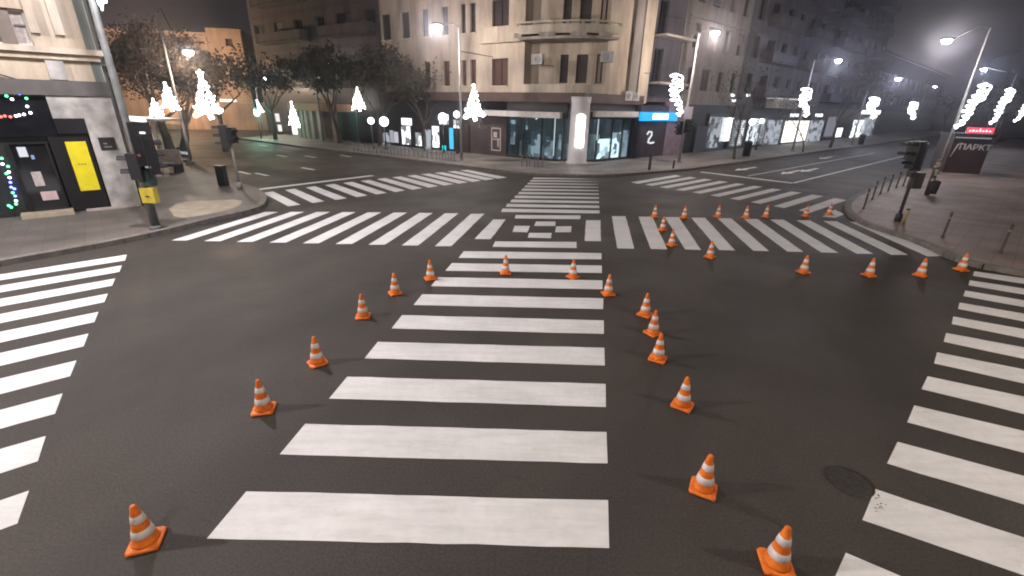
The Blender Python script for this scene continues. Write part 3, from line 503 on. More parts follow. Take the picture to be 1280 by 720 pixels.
# curved solid parapet of the first floor bay + soffit, and the big curved balcony above
def arc_pts(off_extra, n=14, ov=0.0):
    A_, B_ = CL.P(sA - ov, 0, off_extra), CR.P(sB - ov, 0, off_extra); Cn = Vector((4.2, 31.75, 0)) + CC.n * off_extra
    return [A_ * (1 - t) ** 2 + Cn * 2 * t * (1 - t) + B_ * t * t for t in [i / n for i in range(n + 1)]]
def band(mb, pts, z0, z1, th=.14):
    for a, b in zip(pts[:-1], pts[1:]):
        d = b - a; n = Vector((d.y, -d.x, 0)).normalized(); c = (a + b) / 2 - n * th / 2
        mb.obox((c.x, c.y, (z0 + z1) / 2), d / 2 * 1.02, n * th / 2, (0, 0, (z1 - z0) / 2))
def slab(mb, pts, z0, z1):
    A_, B_ = CL.P(sA, 0, -1.2), CR.P(sB, 0, -.4); mb.prism([(p.x, p.y) for p in pts] + [(B_.x, B_.y), (A_.x, A_.y)], z0, z1)
ar = arc_pts(.10)
mb = MB(); band(mb, ar, zs1, CC.px(725, 106)[1] - .02, .2); slab(mb, arc_pts(.02), zs1 - .02, zs1 + .15); mb.build('bay_parapet', CREAM2, B)
zbal = AT(720, 45, 4.3, 31.0).z; zbt = AT(720, 21, 4.3, 31.0).z
for r in range(4):
    b_ = MB(); a2 = arc_pts(.85); z0 = zbal + r * fl
    if z0 > TOP - 1: break
    slab(b_, a2, z0, z0 + .16)
    o = b_.build('balcony', CONC, B)
    p_ = MB(); band(p_, a2, z0 + .30, z0 + (zbt - zbal) * .80, .12)
    n_ = len(a2) - 1
    for i in range(n_ + 1):
        if i % 4 in (0, 3): 
            c = a2[i]; p_.obox((c.x, c.y, z0 + .24), (.25, 0, 0), (0, .1, 0), (0, 0, .12))
    p_.build('parapet', CREAM2, o)
    h_ = MB(); band(h_, a2, z0 + (zbt - zbal) * .9, z0 + (zbt - zbal), .14)
    for i in range(0, n_ + 1, 2): h_.obox((a2[i].x, a2[i].y, z0 + (zbt - zbal) * .83), (.09, 0, 0), (0, .06, 0), (0, 0, (zbt - zbal) * .075))
    h_.build('handrail', CREAM2, o)
    l_ = MB(); aa, bb = CL.P(sA, 0, .5), CL.P(CL.px(600, 45)[0], 0, .5)
    l_.pbox(CL, sA, CL.px(604, 45)[0], z0 - .02, z0 + .14, .003, .5); l_.pbox(CL, sA, CL.px(604, 45)[0], z0 + .14, z0 + .95, .42, .5); l_.build('side_balcony', CREAM, o)
# fascia, canopies, glass shop
mb = MB(); mb.pbox(CL, -.5, CL.px(478, 135)[0], zg, zs1 - .003, -.3, .30); mb.build('fascia_left', BROWN, B)
mb = MB(); mb.pbox(CR, -.3, CR.px(800, 135)[0], zg, zs1 - .003, -.3, .26); mb.build('fascia_right', BROWN, B)
# soffit over the corner
mb = MB(); slab(mb, arc_pts(.34), zs1 - .12, zs1 - .03); mb.build('soffit', BROWN, B)
for pl, x0, x1, y0, y1, nm in ((CL, 706, 603, 139, 146, 'canopy'), (CR, 737, 790, 139, 146, 'canopy')):
    a, b = sorted((pl.px(x0, y0)[0], pl.px(x1, y0)[0])); z1_, z0_ = pl.px((x0 + x1) / 2, y0)[1], pl.px((x0 + x1) / 2, y1)[1]
    q = MB(); q.pbox(pl, a, b, z0_, z1_, .302, .62); q.pbox(pl, a, b, z1_ - .03, z1_, -.2, .301); q.build(nm, M('canopy_white', (.55, .52, .5), .5), B)
zt = CL.px(680, 147)[1]
def shopfront(pl, x0, x1, mulls, off=-.12):
    a, b = sorted((pl.px(x0, 175)[0], pl.px(x1, 175)[0]))
    q = MB(); q.pbox(pl, a, b, .3, zt, off - .012, off); g_ = q.build('shop_window', GLASS, B)
    q = MB()
    for m_ in mulls:
        c = pl.px(m_, 175)[0]; q.pbox(pl, c - .05, c + .05, .3, zt, off + .002, off + .1)
    q.pbox(pl, a, b, .14, .298, off - .05, off + .12); q.pbox(pl, a, b, zt + .002, zg, off - .05, off + .12)
    q.build('window_frame', FRAMED, g_); return a, b
aL = shopfront(CL, 707, 633, (653, 676, 693, 703)); aR = shopfront(CR, 735, 791, (747, 765, 778))
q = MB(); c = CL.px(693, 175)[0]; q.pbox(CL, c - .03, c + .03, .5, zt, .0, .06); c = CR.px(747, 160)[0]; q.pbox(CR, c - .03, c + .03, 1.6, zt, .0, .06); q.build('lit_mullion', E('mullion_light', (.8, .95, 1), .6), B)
# interior box
q = MB(); pts = [CL.P(aL[1], 0, -.15), CL.P(.2, 0, -.15), CR.P(.2, 0, -.15), CR.P(aR[1], 0, -.15)]
inn = [CL.P(aL[1], 0, -4.0), CC.P(lenC * .5, 0, -4.5), CR.P(aR[1], 0, -4.0)]
for a, b in ((pts[0], inn[0]), (inn[0], inn[1]), (inn[1], inn[2]), (inn[2], pts[3])):
    q.face([(a.x, a.y, .14), (b.x, b.y, .14), (b.x, b.y, 4.2), (a.x, a.y, 4.2)])
poly = [pts[0], pts[1], pts[3], inn[2], inn[1], inn[0]]
q.face([(p.x, p.y, .145) for p in poly]); q.face([(p.x, p.y, 4.1) for p in poly]); q.build('shop_interior', M('interior_paint', (.22, .235, .24), .7, .4, 1.2), B)
q = MB()
for t in (.25, .5, .75):
    for pl, ab in ((CL, aL), (CR, aR)):
        s_ = ab[0] + (ab[1] - ab[0]) * t; q.pbox(pl, s_ - .5, s_ + .5, 4.03, 4.07, -2.6, -2.35)
q.build('ceiling_light', E('shop_ceiling_light', (.8, .93, 1), 7), B)
random.seed(3)
q = MB()
for pl, ab, n_ in ((CL, aL, 5), (CR, aR, 3)):
    for k in range(n_):
        s_ = ab[0] + (ab[1] - ab[0]) * (k + .5) / n_; h_ = random.uniform(1.0, 2.0); w_ = random.uniform(.15, .45); q.pbox(pl, s_ - w_, s_ + w_, .15, h_, -1.9, -1.3)
q.build('display_stand', M('display_stand', (.4, .43, .44), .6, .5, 2), B)
for x0, y0, x1, y1, m_ in ((747.5, 174, 761, 200, LITP), (766, 166, 772, 200, LITP), (777, 163, 782, 199, LITQ)):
    poster(B, CR, x0, y0, x1, y1, m_, 'lit_display_and_reflection', -.2, .05)
for x0, y0, x1, y1, s_ in ((663, 164, 676, 199, .22), (680, 176, 692, 200, .3), (697, 168, 702, 199, .4), (657, 150, 660, 162, .5), (638, 150, 644, 180, .14)):
    poster(B, CL, x1, y0, x0, y1, LITQ, 'lit_display_and_reflection', -.3, .05)
# round pillar; an added emissive shape imitates its bright pointed glow
pt = G(720, 207.5); px_, py_ = 4.15, 31.25
q = MB(); q.lathe([(.72, .14), (.72, .3), (.64, .34), (.60, 3.9), (.66, 4.3)], (px_, py_, 0), 28); q.build('round_pillar', M('pillar_white', (.62, .60, .60), .5, .06, 2), B)
q = MB(); q.prism([(px_ - 1.9, py_ + .55), (px_ - .3, py_ - .75), (px_ + .5, py_ - .75), (px_ + 2.0, py_ + .8), (px_ + .1, py_ + 1.2)], .128, .2); q.build('step', STONE, B)
pl_ = Vector((px_ - .02, py_, 0)); 
q = MB(); q.obox((px_, py_ - .64, 2.25), (.26, 0, 0), (0, .03, 0), (0, 0, .95)); q.lathe([(.30, -.0), (.26, .2), (.04, .5)], (px_, py_ - .42, 3.0), 14); q.build('pillar_glow', E('pillar_glow', (1, .99, 1), 8, True), B)
# dark cladding left with frame, then lit poster
a, b = CL.px(633, 175)[0], CL.px(588, 175)[0]
q = MB(); q.pbox(CL, min(a, b), max(a, b) + .0, .14, zt + .4, -.4, .02); q.build('dark_cladding', DARKW, B)
q = MB(); a0, a1, z0, z1 = CL.rect(626, 160, 614, 188, .05); t_ = .08
for r_ in ((a0, a0 + t_, z0, z1), (a1 - t_, a1, z0, z1), (a0, a1, z0, z0 + t_), (a0, a1, z1 - t_, z1), (a0, a1, (z0 + z1) / 2 - .04, (z0 + z1) / 2 + .04)): q.pbox(CL, *r_, .022, .06)
q.pbox(CL, a0 + .2, a0 + .3, z0 + .3, z0 + .9, .022, .05); q.pbox(CL, a0 + .35, a1 - .2, z1 - .7, z1 - .3, .022, .05); q.build('wall_frame', M('frame_pink_white', (.5, .44, .43)), B)
# ground floor further left
gl_ = CL.px(588, 175)[0]; ge = sLend
q = MB(); q.pbox(CL, gl_ + .01, ge, .14, zg - .003, -.45, -.08); q.build('left_shopfronts', BLK2, B)
for x0, y0, x1, y1, m_, nm in ((603, 165, 590, 195, E('poster_cyan_white', (.78, 1, .98), 1.8, pat=3.0), 'lit_poster'), (596, 150, 590, 158, LIT, 'lit_sign'), (557, 182, 553, 190, E('neon_cyan', (.0, .75, .8), 1.3), 'neon_sign'), (566, 160, 562, 186, E('neon_blue', (.05, .55, .9), 1.2), 'neon_sign'),
        (514, 148, 502, 156, LIT, 'lit_sign'), (512, 158, 503, 180, LITP, 'lit_window'), (526, 166, 520, 182, LITP, 'lit_window'), (560, 143, 549, 155, LITP, 'lit_window'), (548, 158, 541, 184, LITP, 'lit_window'), (538, 162, 531, 186, LITQ, 'lit_window'), (486, 166, 476, 180, LITQ, 'lit_window'), (574, 150, 567, 160, LITP, 'lit_sign'), (497, 165, 493, 178, E('dimwin', (.9, .9, 1), .6), 'lit_window'), (491, 163, 488, 178, E('dimwin2', (.9, .9, 1), .4), 'lit_window'), (548, 171, 543, 175, E('pinkish', (1, .8, .8), .7), 'lit_sign'), (586, 155, 575, 196, M('dark_door', (.05, .03, .03)), 'door')):
    poster(B, CL, x0, y0, x1, y1, m_, nm, -.03, .04)
# right of the glass: black post, dark window with white squiggle, purple wall, blue sign
q = MB(); a, b = sorted((CR.px(791, 170)[0], CR.px(796, 170)[0])); q.pbox(CR, a, b, .14, zg, -.3, .08); q.build('black_post', BLACK, B)
a, b = sorted((CR.px(796, 170)[0], CR.px(832, 170)[0])); q = MB(); q.pbox(CR, a, b, .14, zg - .01, -.4, -.05); q.build('dark_shop_window', M('purple_dark', (.06, .05, .065), .3), B)
a, b = sorted((CR.px(832, 170)[0], CR.px(856, 170)[0])); q = MB(); q.pbox(CR, a, b, .14, zg + .3, -.4, -.02); q.build('mauve_pier', M('mauve_wall', (.26, .20, .25), .8, .2, 2), B)
lg = MB(); pp = [CR.px(x, y, .0) for x, y in ((809, 168), (811, 164.5), (814.5, 165), (814.5, 169), (811, 174), (810, 178), (813, 179), (817, 178))]; lg.tube([CR.P(a, z, .01) for a, z in pp], .07, 6); lg.build('white_squiggle_sign', E('squiggle_glow', (.95, .97, 1), .9), B)
a0, a1, z0, z1 = CR.rect(803, 140, 847, 151, .3)
sg = MB(); sg.pbox(CR, a0, a1, z0, z1, -.02, .25); sgo = sg.build('shop_sign', E('sign_blue', (.0, .42, .95), 1.3), B)
sg = MB(); sg.pbox(CR, a0 + (a1 - a0) * .3, a1 - (a1 - a0) * .28, z0 + .12, z1 - .1, .252, .27); sg.build('sign_lettering', E('sign_white', (.9, .97, 1), 3.5), sgo)
# recess with stacked small balconies at the right end
for r in range(4):
    z0 = 5.4 + r * 3.1
    b_ = MB(); b_.pbox(CR, sRend + .3, sRend + 4.4, z0, z0 + .15, -.3, .8); bo = b_.build('small_balcony', CONC, B)
    b_ = MB(); railing(b_, [CR.P(sRend + .35, 0, .75), CR.P(sRend + 4.35, 0, .75)], z0 + .15, z0 + 1.1, 14); b_.build('railing', DKPOLE, bo)
b_ = MB(); hh = [(sRend + 1.1, sRend + 2.3, 5.6 + r * 3.1, 7.9 + r * 3.1) for r in range(4)]; wall(b_, CR, sRend, sRend + 4.8, 4.2, TOP, hh, .25, -.5); b_.build('recess_wall', GREYB, B)
for h in hh: window(CR, h, B, FRAMED, PANED, .25, 1, 0, False, -.5)
# air conditioners
AC = M('ac_casing', (.4, .39, .38), .5)
def ac(pl, x, y, label, s=1.0):
    a, z = pl.px(x, y, .3); t = thing('air_conditioner', pl.P(a, z, .2), label, 'air conditioner', 'air conditioners on the cream building')
    q = MB(); q.pbox(pl, a - .42 * s, a + .42 * s, z - .3 * s, z + .3 * s, .02, .34); q.build('casing', AC, t)
    q = MB(); c = pl.P(a - .1, z, .345); 
    for k in range(5):
        r_ = .05 + .045 * k; q.tube([c + pl.d * (r_ * math.cos(u)) + Vector((0, 0, r_ * math.sin(u))) for u in [2 * math.pi * i / 16 for i in range(17)]], .006, 4)
    q.build('fan_grille', BLK2, t)
ac(CL, 671, 74, 'air conditioner on the cream wall left of the bay windows, under the curved balcony')
ac(CC, 759, 71, 'air conditioner beside the rightmost bay window, under the curved balcony')
ac(CR, 786, 120, 'left one of two air conditioners low on the cream wall above the blue sign'); ac(CR, 795, 121, 'right one of two air conditioners low on the cream wall above the blue sign', .9)
# ================================================================== generic blocks
def block(name, label, pl, s0, s1, z1, top, wm, nwin, fh, wh, ww, balc=(), depthb=12, off=0.0, gmat=BLK2, pane=PANED, frame=FRAMED, lean=(0, 0), z0w=1.0, lit=()):
    s0, s1 = min(s0, s1), max(s0, s1)
    B = thing(name, pl.P((s0 + s1) / 2, 0), label, 'building')
    holes = []; nf = int((top - z1) / fh)
    for r in range(nf):
        for k in range(nwin):
            c = s0 + (s1 - s0) * (k + .5) / nwin; w_ = ww * (1.5 if (k + r // 9) % 4 == 1 else 1)
            holes.append((c - w_ / 2, c + w_ / 2, z1 + z0w + r * fh, z1 + z0w + r * fh + wh))
    q = MB(); wall(q, pl, s0, s1, z1, top, holes, .3, off); q.build('wall', wm, B)
    rb = random.Random(len(holes))
    for i, h in enumerate(holes):
        k = rb.random(); w = window(pl, h, B, frame, PANED if k < .5 else CURTD if k < .75 else SHUTD, .3, 1, 0, False, off)
        if rb.random() < .3: q = MB(); q.pbox(pl, h[0] + .01, h[1] - .01, h[3] - (h[3] - h[2]) * rb.choice((.3, .5, .85)), h[3] - .01, off - .2, off - .17); q.build('blind', BLIND, w)
    q = MB(); a, b = pl.P(s0, 0, off - .35), pl.P(s1, 0, off - .35)
    q.prism([(a.x, a.y), (b.x, b.y), (b.x - pl.n.x * depthb, b.y - pl.n.y * depthb), (a.x - pl.n.x * depthb, a.y - pl.n.y * depthb)], 0, top - .05); q.build('core', wm, B)
    q = MB(); q.pbox(pl, s0, s1, top, top + .35, -.6, .35 + off); q.build('cornice', wm, B)
    q = MB()
    for r in range(nf): q.pbox(pl, s0, s1, z1 + r * fh - .08, z1 + r * fh + .08, off + .002, off + .09)
    q.build('string_course', wm, B)
    q = MB(); q.pbox(pl, s0, s1, .14, z1 - .09, off - .34, off - .02); q.build('ground_floor', gmat, B)
    for (k0, k1, rows) in balc:
        for r in rows:
            a = s0 + (s1 - s0) * k0 / nwin; b = s0 + (s1 - s0) * k1 / nwin; z = z1 + r * fh + .7
            q = MB(); q.pbox(pl, a, b, z, z + .14, off - .1, off + 1.1); o = q.build('balcony', wm, B)
            q = MB(); q.pbox(pl, a, b, z + .2, z + .95, off + 1.0, off + 1.08); q.pbox(pl, a, a + .08, z + .2, z + .95, off + .05, off + .99); q.pbox(pl, b - .08, b, z + .2, z + .95, off + .05, off + .99); q.build('balcony_front', wm, o)
    return B
sC0 = CR.px(846, 60)[0]; sC0 = max(sC0, sRend + 4.82); sC1 = CR.px(934, 60)[0]; sD1 = CR.px(1030, 60)[0]; sE1 = CR.px(1107, 60)[0]
BC = block('apartment_building', 'beige apartment building lit by the street lamp, right of the blue shop sign', CR, sC0, sC1, 4.2, 22, BEIGE, 4, 3.1, 1.7, 1.1, (), off=-.1)
BD = block('apartment_building', 'dark blue-grey apartment building with balconies above the two bright shop panels', CR, sC1 + .01, sD1, 4.3, 24, GREYB, 6, 3.1, 1.8, 1.3, ((1, 3, range(0, 6)), (4, 5.6, range(0, 6))))
BE = block('apartment_building', 'tall dark apartment building furthest down the right-hand street before the open sky', CR, sD1 + .01, sE1, 4.3, 25.5, GREYC, 9, 3.1, 1.8, 1.4, ((1, 4, range(0, 6)), (6, 8, range(0, 6))), off=.05)
BF = block('low_building', 'lower distant building at the far end of the right-hand street', CR, sE1 + .01, sE1 + 75, 4.3, 13, GREYC, 20, 3.2, 1.8, 1.4, (), off=-1)
LR = Plane(ext(rc[-1], UA - 90, 17), UA)
# shop lights on the right row
def on(B, pl, x0, y0, x1, y1, m_, nm='lit_window', off=.05):
    return poster(B, pl, x0, y0, x1, y1, m_, nm, off, .06)
on(BC, CR, 904, 147, 912, 176, LIT); on(BC, CR, 872, 158, 884, 190, E('dim_violet', (.5, .45, .7), .035), 'dim_window'); on(BC, CR, 888, 142, 902, 188, E('dim_blue', (.3, .38, .6), .06), 'dim_window'); on(BC, CR, 916, 150, 926, 190, E('dim_blue2', (.4, .45, .6), .05), 'dim_window')
on(BD, CR, 983, 151, 993, 177, LITW); on(BD, CR, 999, 151, 1006, 176, LITW); on(BD, CR, 938, 148, 952, 180, LITP); on(BC, CR, 888, 146, 897, 184, LITQ); on(BC, CR, 918, 150, 926, 182, LITP); on(BD, CR, 960, 150, 972, 180, LITQ); on(BD, CR, 1014, 150, 1024, 176, LITQ); on(BD, CR, 989, 142, 998, 146, LIT, 'lit_sign'); on(BD, CR, 1020, 142, 1028, 146, LIT, 'lit_sign'); on(BD, CR, 938, 140, 955, 180, E('dim_blue3', (.4, .45, .6), .04), 'dim_window')
on(BE, CR, 1047, 160, 1051, 171, LIT); on(BE, CR, 1068, 150, 1076, 173, LITP); on(BE, CR, 1080, 147, 1088, 173, LITQ); on(BE, CR, 1078, 137, 1100, 143, LIT, 'lit_sign'); on(BE, CR, 1036, 146, 1044, 170, E('dim_grey', (.6, .6, .7), .3))
q = MB(); a, b = CR.px(957, 130)[0], CR.px(988, 130)[0]; z = CR.px(970, 124)[1]; q.pbox(CR, a, b, z - .9, z, .0, 1.0); ro = q.build('first_floor_terrace', CONC, BD)
q = MB(); q.pbox(CR, a - .05, b + .05, z, z + .1, -.02, 1.06); q.build('white_rail', E('pale_edge_emission', (1, .93, .93), .8), ro)  # white terrace edge, made bright by its own emission
for x, y in ((917, 119), (918, 126), (936, 119)):
    a, z = CR.px(x, y, .1); q = MB(); q.pbox(CR, a - .3, a + .3, z - .1, z + .1, .0, .1); q.build('small_lamp', E('small_lamp', (.9, .93, 1), 3), BC)
# left row : dark building with curved balconies
sG0, sG1 = CL.px(477, 60)[0] + .05, CL.px(312, 60)[0]
BG = block('apartment_building', 'dim brown apartment building with long balconies and an orange-edged arcade, left of the cream one', CL, sG0, sG1, 5.0, 24, DARKB, 6, 3.3, 1.7, 1.5, ((.3, 2.2, range(0, 6)), (3.0, 5.2, range(0, 6))), off=-.5)
q = MB(); z = CL.px(420, 135)[1]; a, b = CL.px(440, 135)[0], CL.px(378, 135)[0]; q.pbox(CL, a, b, z - .3, z + .35, -.5, 1.6); q.build('arcade_canopy', M('orange_brown_edge', (.30, .17, .11), .8), BG)
for x in (387, 392, 397, 404, 413, 431): 
    a = CL.px(x, 150)[0]; q = MB(); q.pbox(CL, a - .22, a + .22, .14, z - .31, .9, 1.3); q.build('arcade_column', M('column_stone', (.30, .26, .23), .8) if x == 387 else bpy.data.materials['column_stone'], BG)
for x0, y0, x1, y1, s_ in ((348, 142, 345, 152, .9), (351, 156, 348, 164, 1.0), (370, 154, 366, 168, 1.3)): on(BG, CL, x0, y0, x1, y1, E('lit_%d' % x0, (1, .97, .94), s_))
# orange building closing the left street
pH = G(314, 172); dH = Vector((ray(314, 150).x, ray(314, 150).y, 0)).normalized()
oH = dH * 78; HP = Plane((oH.x, oH.y), 12.0)
HP.n = HP.n if HP.n.dot(oH) < 0 else -HP.n
s1, s2 = HP.px(313, 100)[0], HP.px(140, 100)[0]; sT = HP.px(272, 100)[0]
zt1 = HP.px(290, 37)[1]; zt2 = HP.px(200, 44)[1]
H_ = thing('factory_building', HP.P((s1 + s2) / 2, 0), 'plain orange-lit building with a taller tower block closing the left street', 'building')
q = MB(); q.pbox(HP, min(s2, sT), max(s2, sT), 0, zt2, -14, 0); q.build('long_wing', ORANGE, H_)
hh = []
for y in (54, 75): a = HP.px(289, y)[0]; z = HP.px(289, y)[1]; hh.append((a - .45, a + .45, z - .45, z + .45))
q = MB(); wall(q, HP, min(s1, sT), max(s1, sT), 0, zt1, hh, .4, .8); q.pbox(HP, min(s1, sT), max(s1, sT), 0, zt1, -14, .3); q.build('tower', ORANGE, H_)
for h in hh: window(HP, h, H_, SHUT, SHUT, .4, 0, 0, True, .8)
for x in (188, 225, 258):
    a = HP.px(x, 60)[0]; q = MB(); q.pbox(HP, a - .3, a + .3, 0, zt2, .002, .35); q.build('pier', ORANGE, H_)
q = MB(); q.pbox(HP, min(s2, sT), max(s2, sT), zt2, zt2 + .5, -.5, .5); q.build('parapet', ORANGE, H_)
q = MB(); a, z = HP.px(287, 136, .9); q.pbox(HP, a - 1, a + 1, z - 1.2, z + 1.2, .82, .9); q.build('lit_window', E('lit_window_peach', (1, .93, .88), 2.5), H_)
q = MB(); a, z = HP.px(308, 141, .9); q.pbox(HP, a - 2, a + 1.5, z - .7, z + .7, .82, .9); q.build('lit_window', E('lit_window_pink', (1, .75, .65), .7), H_)
LW = thing('boundary_wall', HP.P(s1, 0, 8), 'long low orange wall at the far end of the left street behind the green traffic light', 'wall')
q = MB(); a = G(340, 172); q.pbox(HP, HP.px(240, 160)[0], HP.px(365, 160)[0], 0, 3.2, 7, 7.5); q.build('wall_panel', ORANGE, LW); q = MB(); q.pbox(HP, HP.px(240, 160)[0], HP.px(365, 160)[0], 3.2, 3.35, 6.95, 7.55); q.build('coping', CONC, LW)
# distant grey building at the right edge
IP = Plane((G(1262, 178).x + 12, G(1262, 178).y + 8), -30)
IP.n = IP.n if IP.n.dot(IP.o) < 0 else -IP.n
i0 = IP.px(1238, 150)[0]
BI = block('grey_building', 'dim grey building beyond the kiosk at the far right edge', IP, i0, i0 + 40, 4.0, AT(1260, 66, *IP.P(i0 + 2, 0)[:2]).z + 0, GREYB, 9, 3.2, 1.6, 1.2, ())
# ================================================================== street lamps
def street_lamp(base, head, label, hz=8.3, power=0, col=(.86, .90, 1), armz=None, r=.085, glow=LAMPE, pm=POLE, h=None):
    base = Vector((base[0], base[1], .13)); head = Vector(head)
    t = thing('street_lamp', base, label, 'street lamp', 'street lamps')
    q = MB(); q.tube([base, base + Vector((0, 0, 1.2)), base + Vector((0, 0, hz - .2))], [r * 1.2, r, r * .6], 10); q.lathe([(.17, 0), (.17, .04), (.12, .1)], base, 12); q.build('pole', pm, t)
    top = base + Vector((0, 0, hz - .25)); d = Vector((head.x - top.x, head.y - top.y, 0)); L_ = max(.3, d.length); d.normalize()
    q = MB(); q.tube([top, top + d * L_ * .25 + Vector((0, 0, .22)), Vector((head.x, head.y, head.z + .06)) - d * .3], r * .32, 8); q.build('arm', DKPOLE, t)
    n = Vector((-d.y, d.x, 0)); hp = Vector((head.x, head.y, head.z))
    q = MB(); q.obox(hp + Vector((0, 0, .07)), d * .36, n * .14, (0, 0, .045)); q.obox(hp + Vector((0, 0, .13)), d * .25, n * .08, (0, 0, .025)); hd = q.build('lamp_head', BLK2, t)
    q = MB(); q.lathe([(.03, -.20), (.18, -.15), (.26, -.03), (.24, .02)], hp - Vector((0, 0, .02)), 14); q.build('lamp_lens', glow, hd)
    if power:
        l = bpy.data.lights.new('lamp_light', 'POINT'); l.energy = power; l.color = col; l.shadow_soft_size = .14 if hz < 8.55 or hz > 8.65 else .9
        o = bpy.data.objects.new('lamp_light', l); C.objects.link(o); o.location = hp - Vector((0, 0, .28)) 
    return t
def lampset(bx, by, hx, hy, hz, *a, **k):
    b = G(bx, by); return street_lamp(b, G(hx, hy, hz) if hz > CH + .3 else AT(hx, hy, b.x, b.y), *a, **k)
b = G(577, 203); street_lamp(b, AT(546, 32, b.x - 1.5, b.y - .5), 'street lamp in front of the cream building, left of its curved balcony', 8.2, 1700, (1, .89, .85))
b = G(848, 205); street_lamp(b, AT(894, 40, b.x + 1.8, b.y - 1.6), 'street lamp between the blue shop sign and the beige building, its arm reaching right', 8.5, 1600, (1, .85, .74))
b = G(990, 190); street_lamp(b, AT(1048, 75, b.x + 2, b.y - 2), 'street lamp by the two bright shop panels on the far side of the right street', 8.3, 900, (.86, .87, 1))
b = G(1170, 220); street_lamp(b, AT(1184, 50, b.x - 2.1, b.y + 1.2), 'tall street lamp behind the kiosk with its bright head over the right street', 8.6, 1500, (.98, .89, .88))
b = G(1064, 182); street_lamp(b, AT(1123, 98, b.x + 3, b.y - 2), 'small distant street lamp, its pole by the brightest shop sign on the right street', 8.3, 1100, (.75, .78, 1))
b = G(1140, 166); street_lamp(b, AT(1169, 108, b.x + 2, b.y - 2), 'farthest small street lamp low over the end of the right street', 8.3, 0)
b = G(1232, 190); street_lamp(b, AT(1230, 86, b.x, b.y), 'street lamp just right of the tall one, above the large light garland', 8.0, 900, (.70, .76, 1))
b = G(240, 205); street_lamp(b, AT(235, 64, b.x + .3, b.y - .3), 'street lamp among the brown tree crowns on the left street', 8.0, 750, (1, .78, .55))
b = G(404, 178); street_lamp(b, AT(408, 79, b.x + .5, b.y - .8), 'street lamp in front of the dim brown apartment building', 8.2, 320, (.88, .86, 1))
b = G(330, 171); street_lamp(b, AT(333, 97, b.x + .3, b.y - .5), 'distant street lamp above the green traffic light on the left street', 8.2, 800, (1, .82, .66))
NL = G(197, 291); NPOLE = M('dull_pole', (.09, .095, .09), .6, .3, 4)
street_lamp((NL.x, NL.y), (NL.x + 1.6, NL.y - 1.6, 9.2), 'tall near lamp pole on the left corner carrying traffic signals and a yellow box', 9.0, 3600, (.96, .90, .95), r=.10, pm=NPOLE)
street_lamp((-19, 4.0), (-16.2, 2.4, 9.0), 'street lamp standing out of view on the near left pavement', 8.8, 8800, (1, .92, .90))
street_lamp((16, -2), (12.5, .5, 9.0), 'street lamp standing out of view on the near right corner', 8.8, 3000, (1, .84, .70))
street_lamp((-4, -7), (-3, -4.5, 9.0), 'street lamp standing out of view behind the viewer', 8.8, 2000, (1, .86, .76))
l = bpy.data.lights.new('lamp_light', 'POINT'); l.energy = 8000; l.color = (1, .66, .42); l.shadow_soft_size = .2; o = bpy.data.objects.new('lamp_light', l); C.objects.link(o)
wl = HP.P((s1 + sT) / 2 - 5, 0, 12); street_lamp((wl.x, wl.y), (wl.x, wl.y + .3, 8), 'sodium street lamp hidden behind the trees before the orange building', 8, 0, glow=E('sodium', (1, .6, .3), 10)); o.location = (wl.x, wl.y + .3, 7.6)
# globe lanterns
def globe(px, py, base_y, label, r=.28):
    b = G(px, base_y); c = AT(px, py, b.x, b.y); t = thing('globe_lantern', (b.x, b.y, .13), label, 'lantern', 'globe lanterns on the far left pavement')
    q = MB(); q.tube([(b.x, b.y, .13), (b.x, b.y, c.z - r)], .05, 8); q.lathe([(.12, 0), (.1, .25), (.05, .3)], (b.x, b.y, .13), 10); q.build('post', DKPOLE, t)
    q = MB(); q.ball((b.x, b.y, c.z), r, 12); q.build('globe', GLOBE, t)
globe(467, 151, 188, 'leftmost globe lantern on the far left pavement, the smaller of a pair', .26); globe(483, 152, 189, 'globe lantern just right of the leftmost one, larger and brighter', .36)
globe(555, 147, 193, 'globe lantern in front of the cyan neon strips', .34); globe(572, 143, 194, 'globe lantern closest to the lamp pole in front of the cream building', .24)
globe(932, 152, 192, 'globe lantern beside the thin dark tree on the right street', .26)
globe(881, 149, 190, 'globe lantern at the pale column on the right street', .24)
globe(944, 151, 189, 'globe lantern right of the litter bin on the right street', .22)
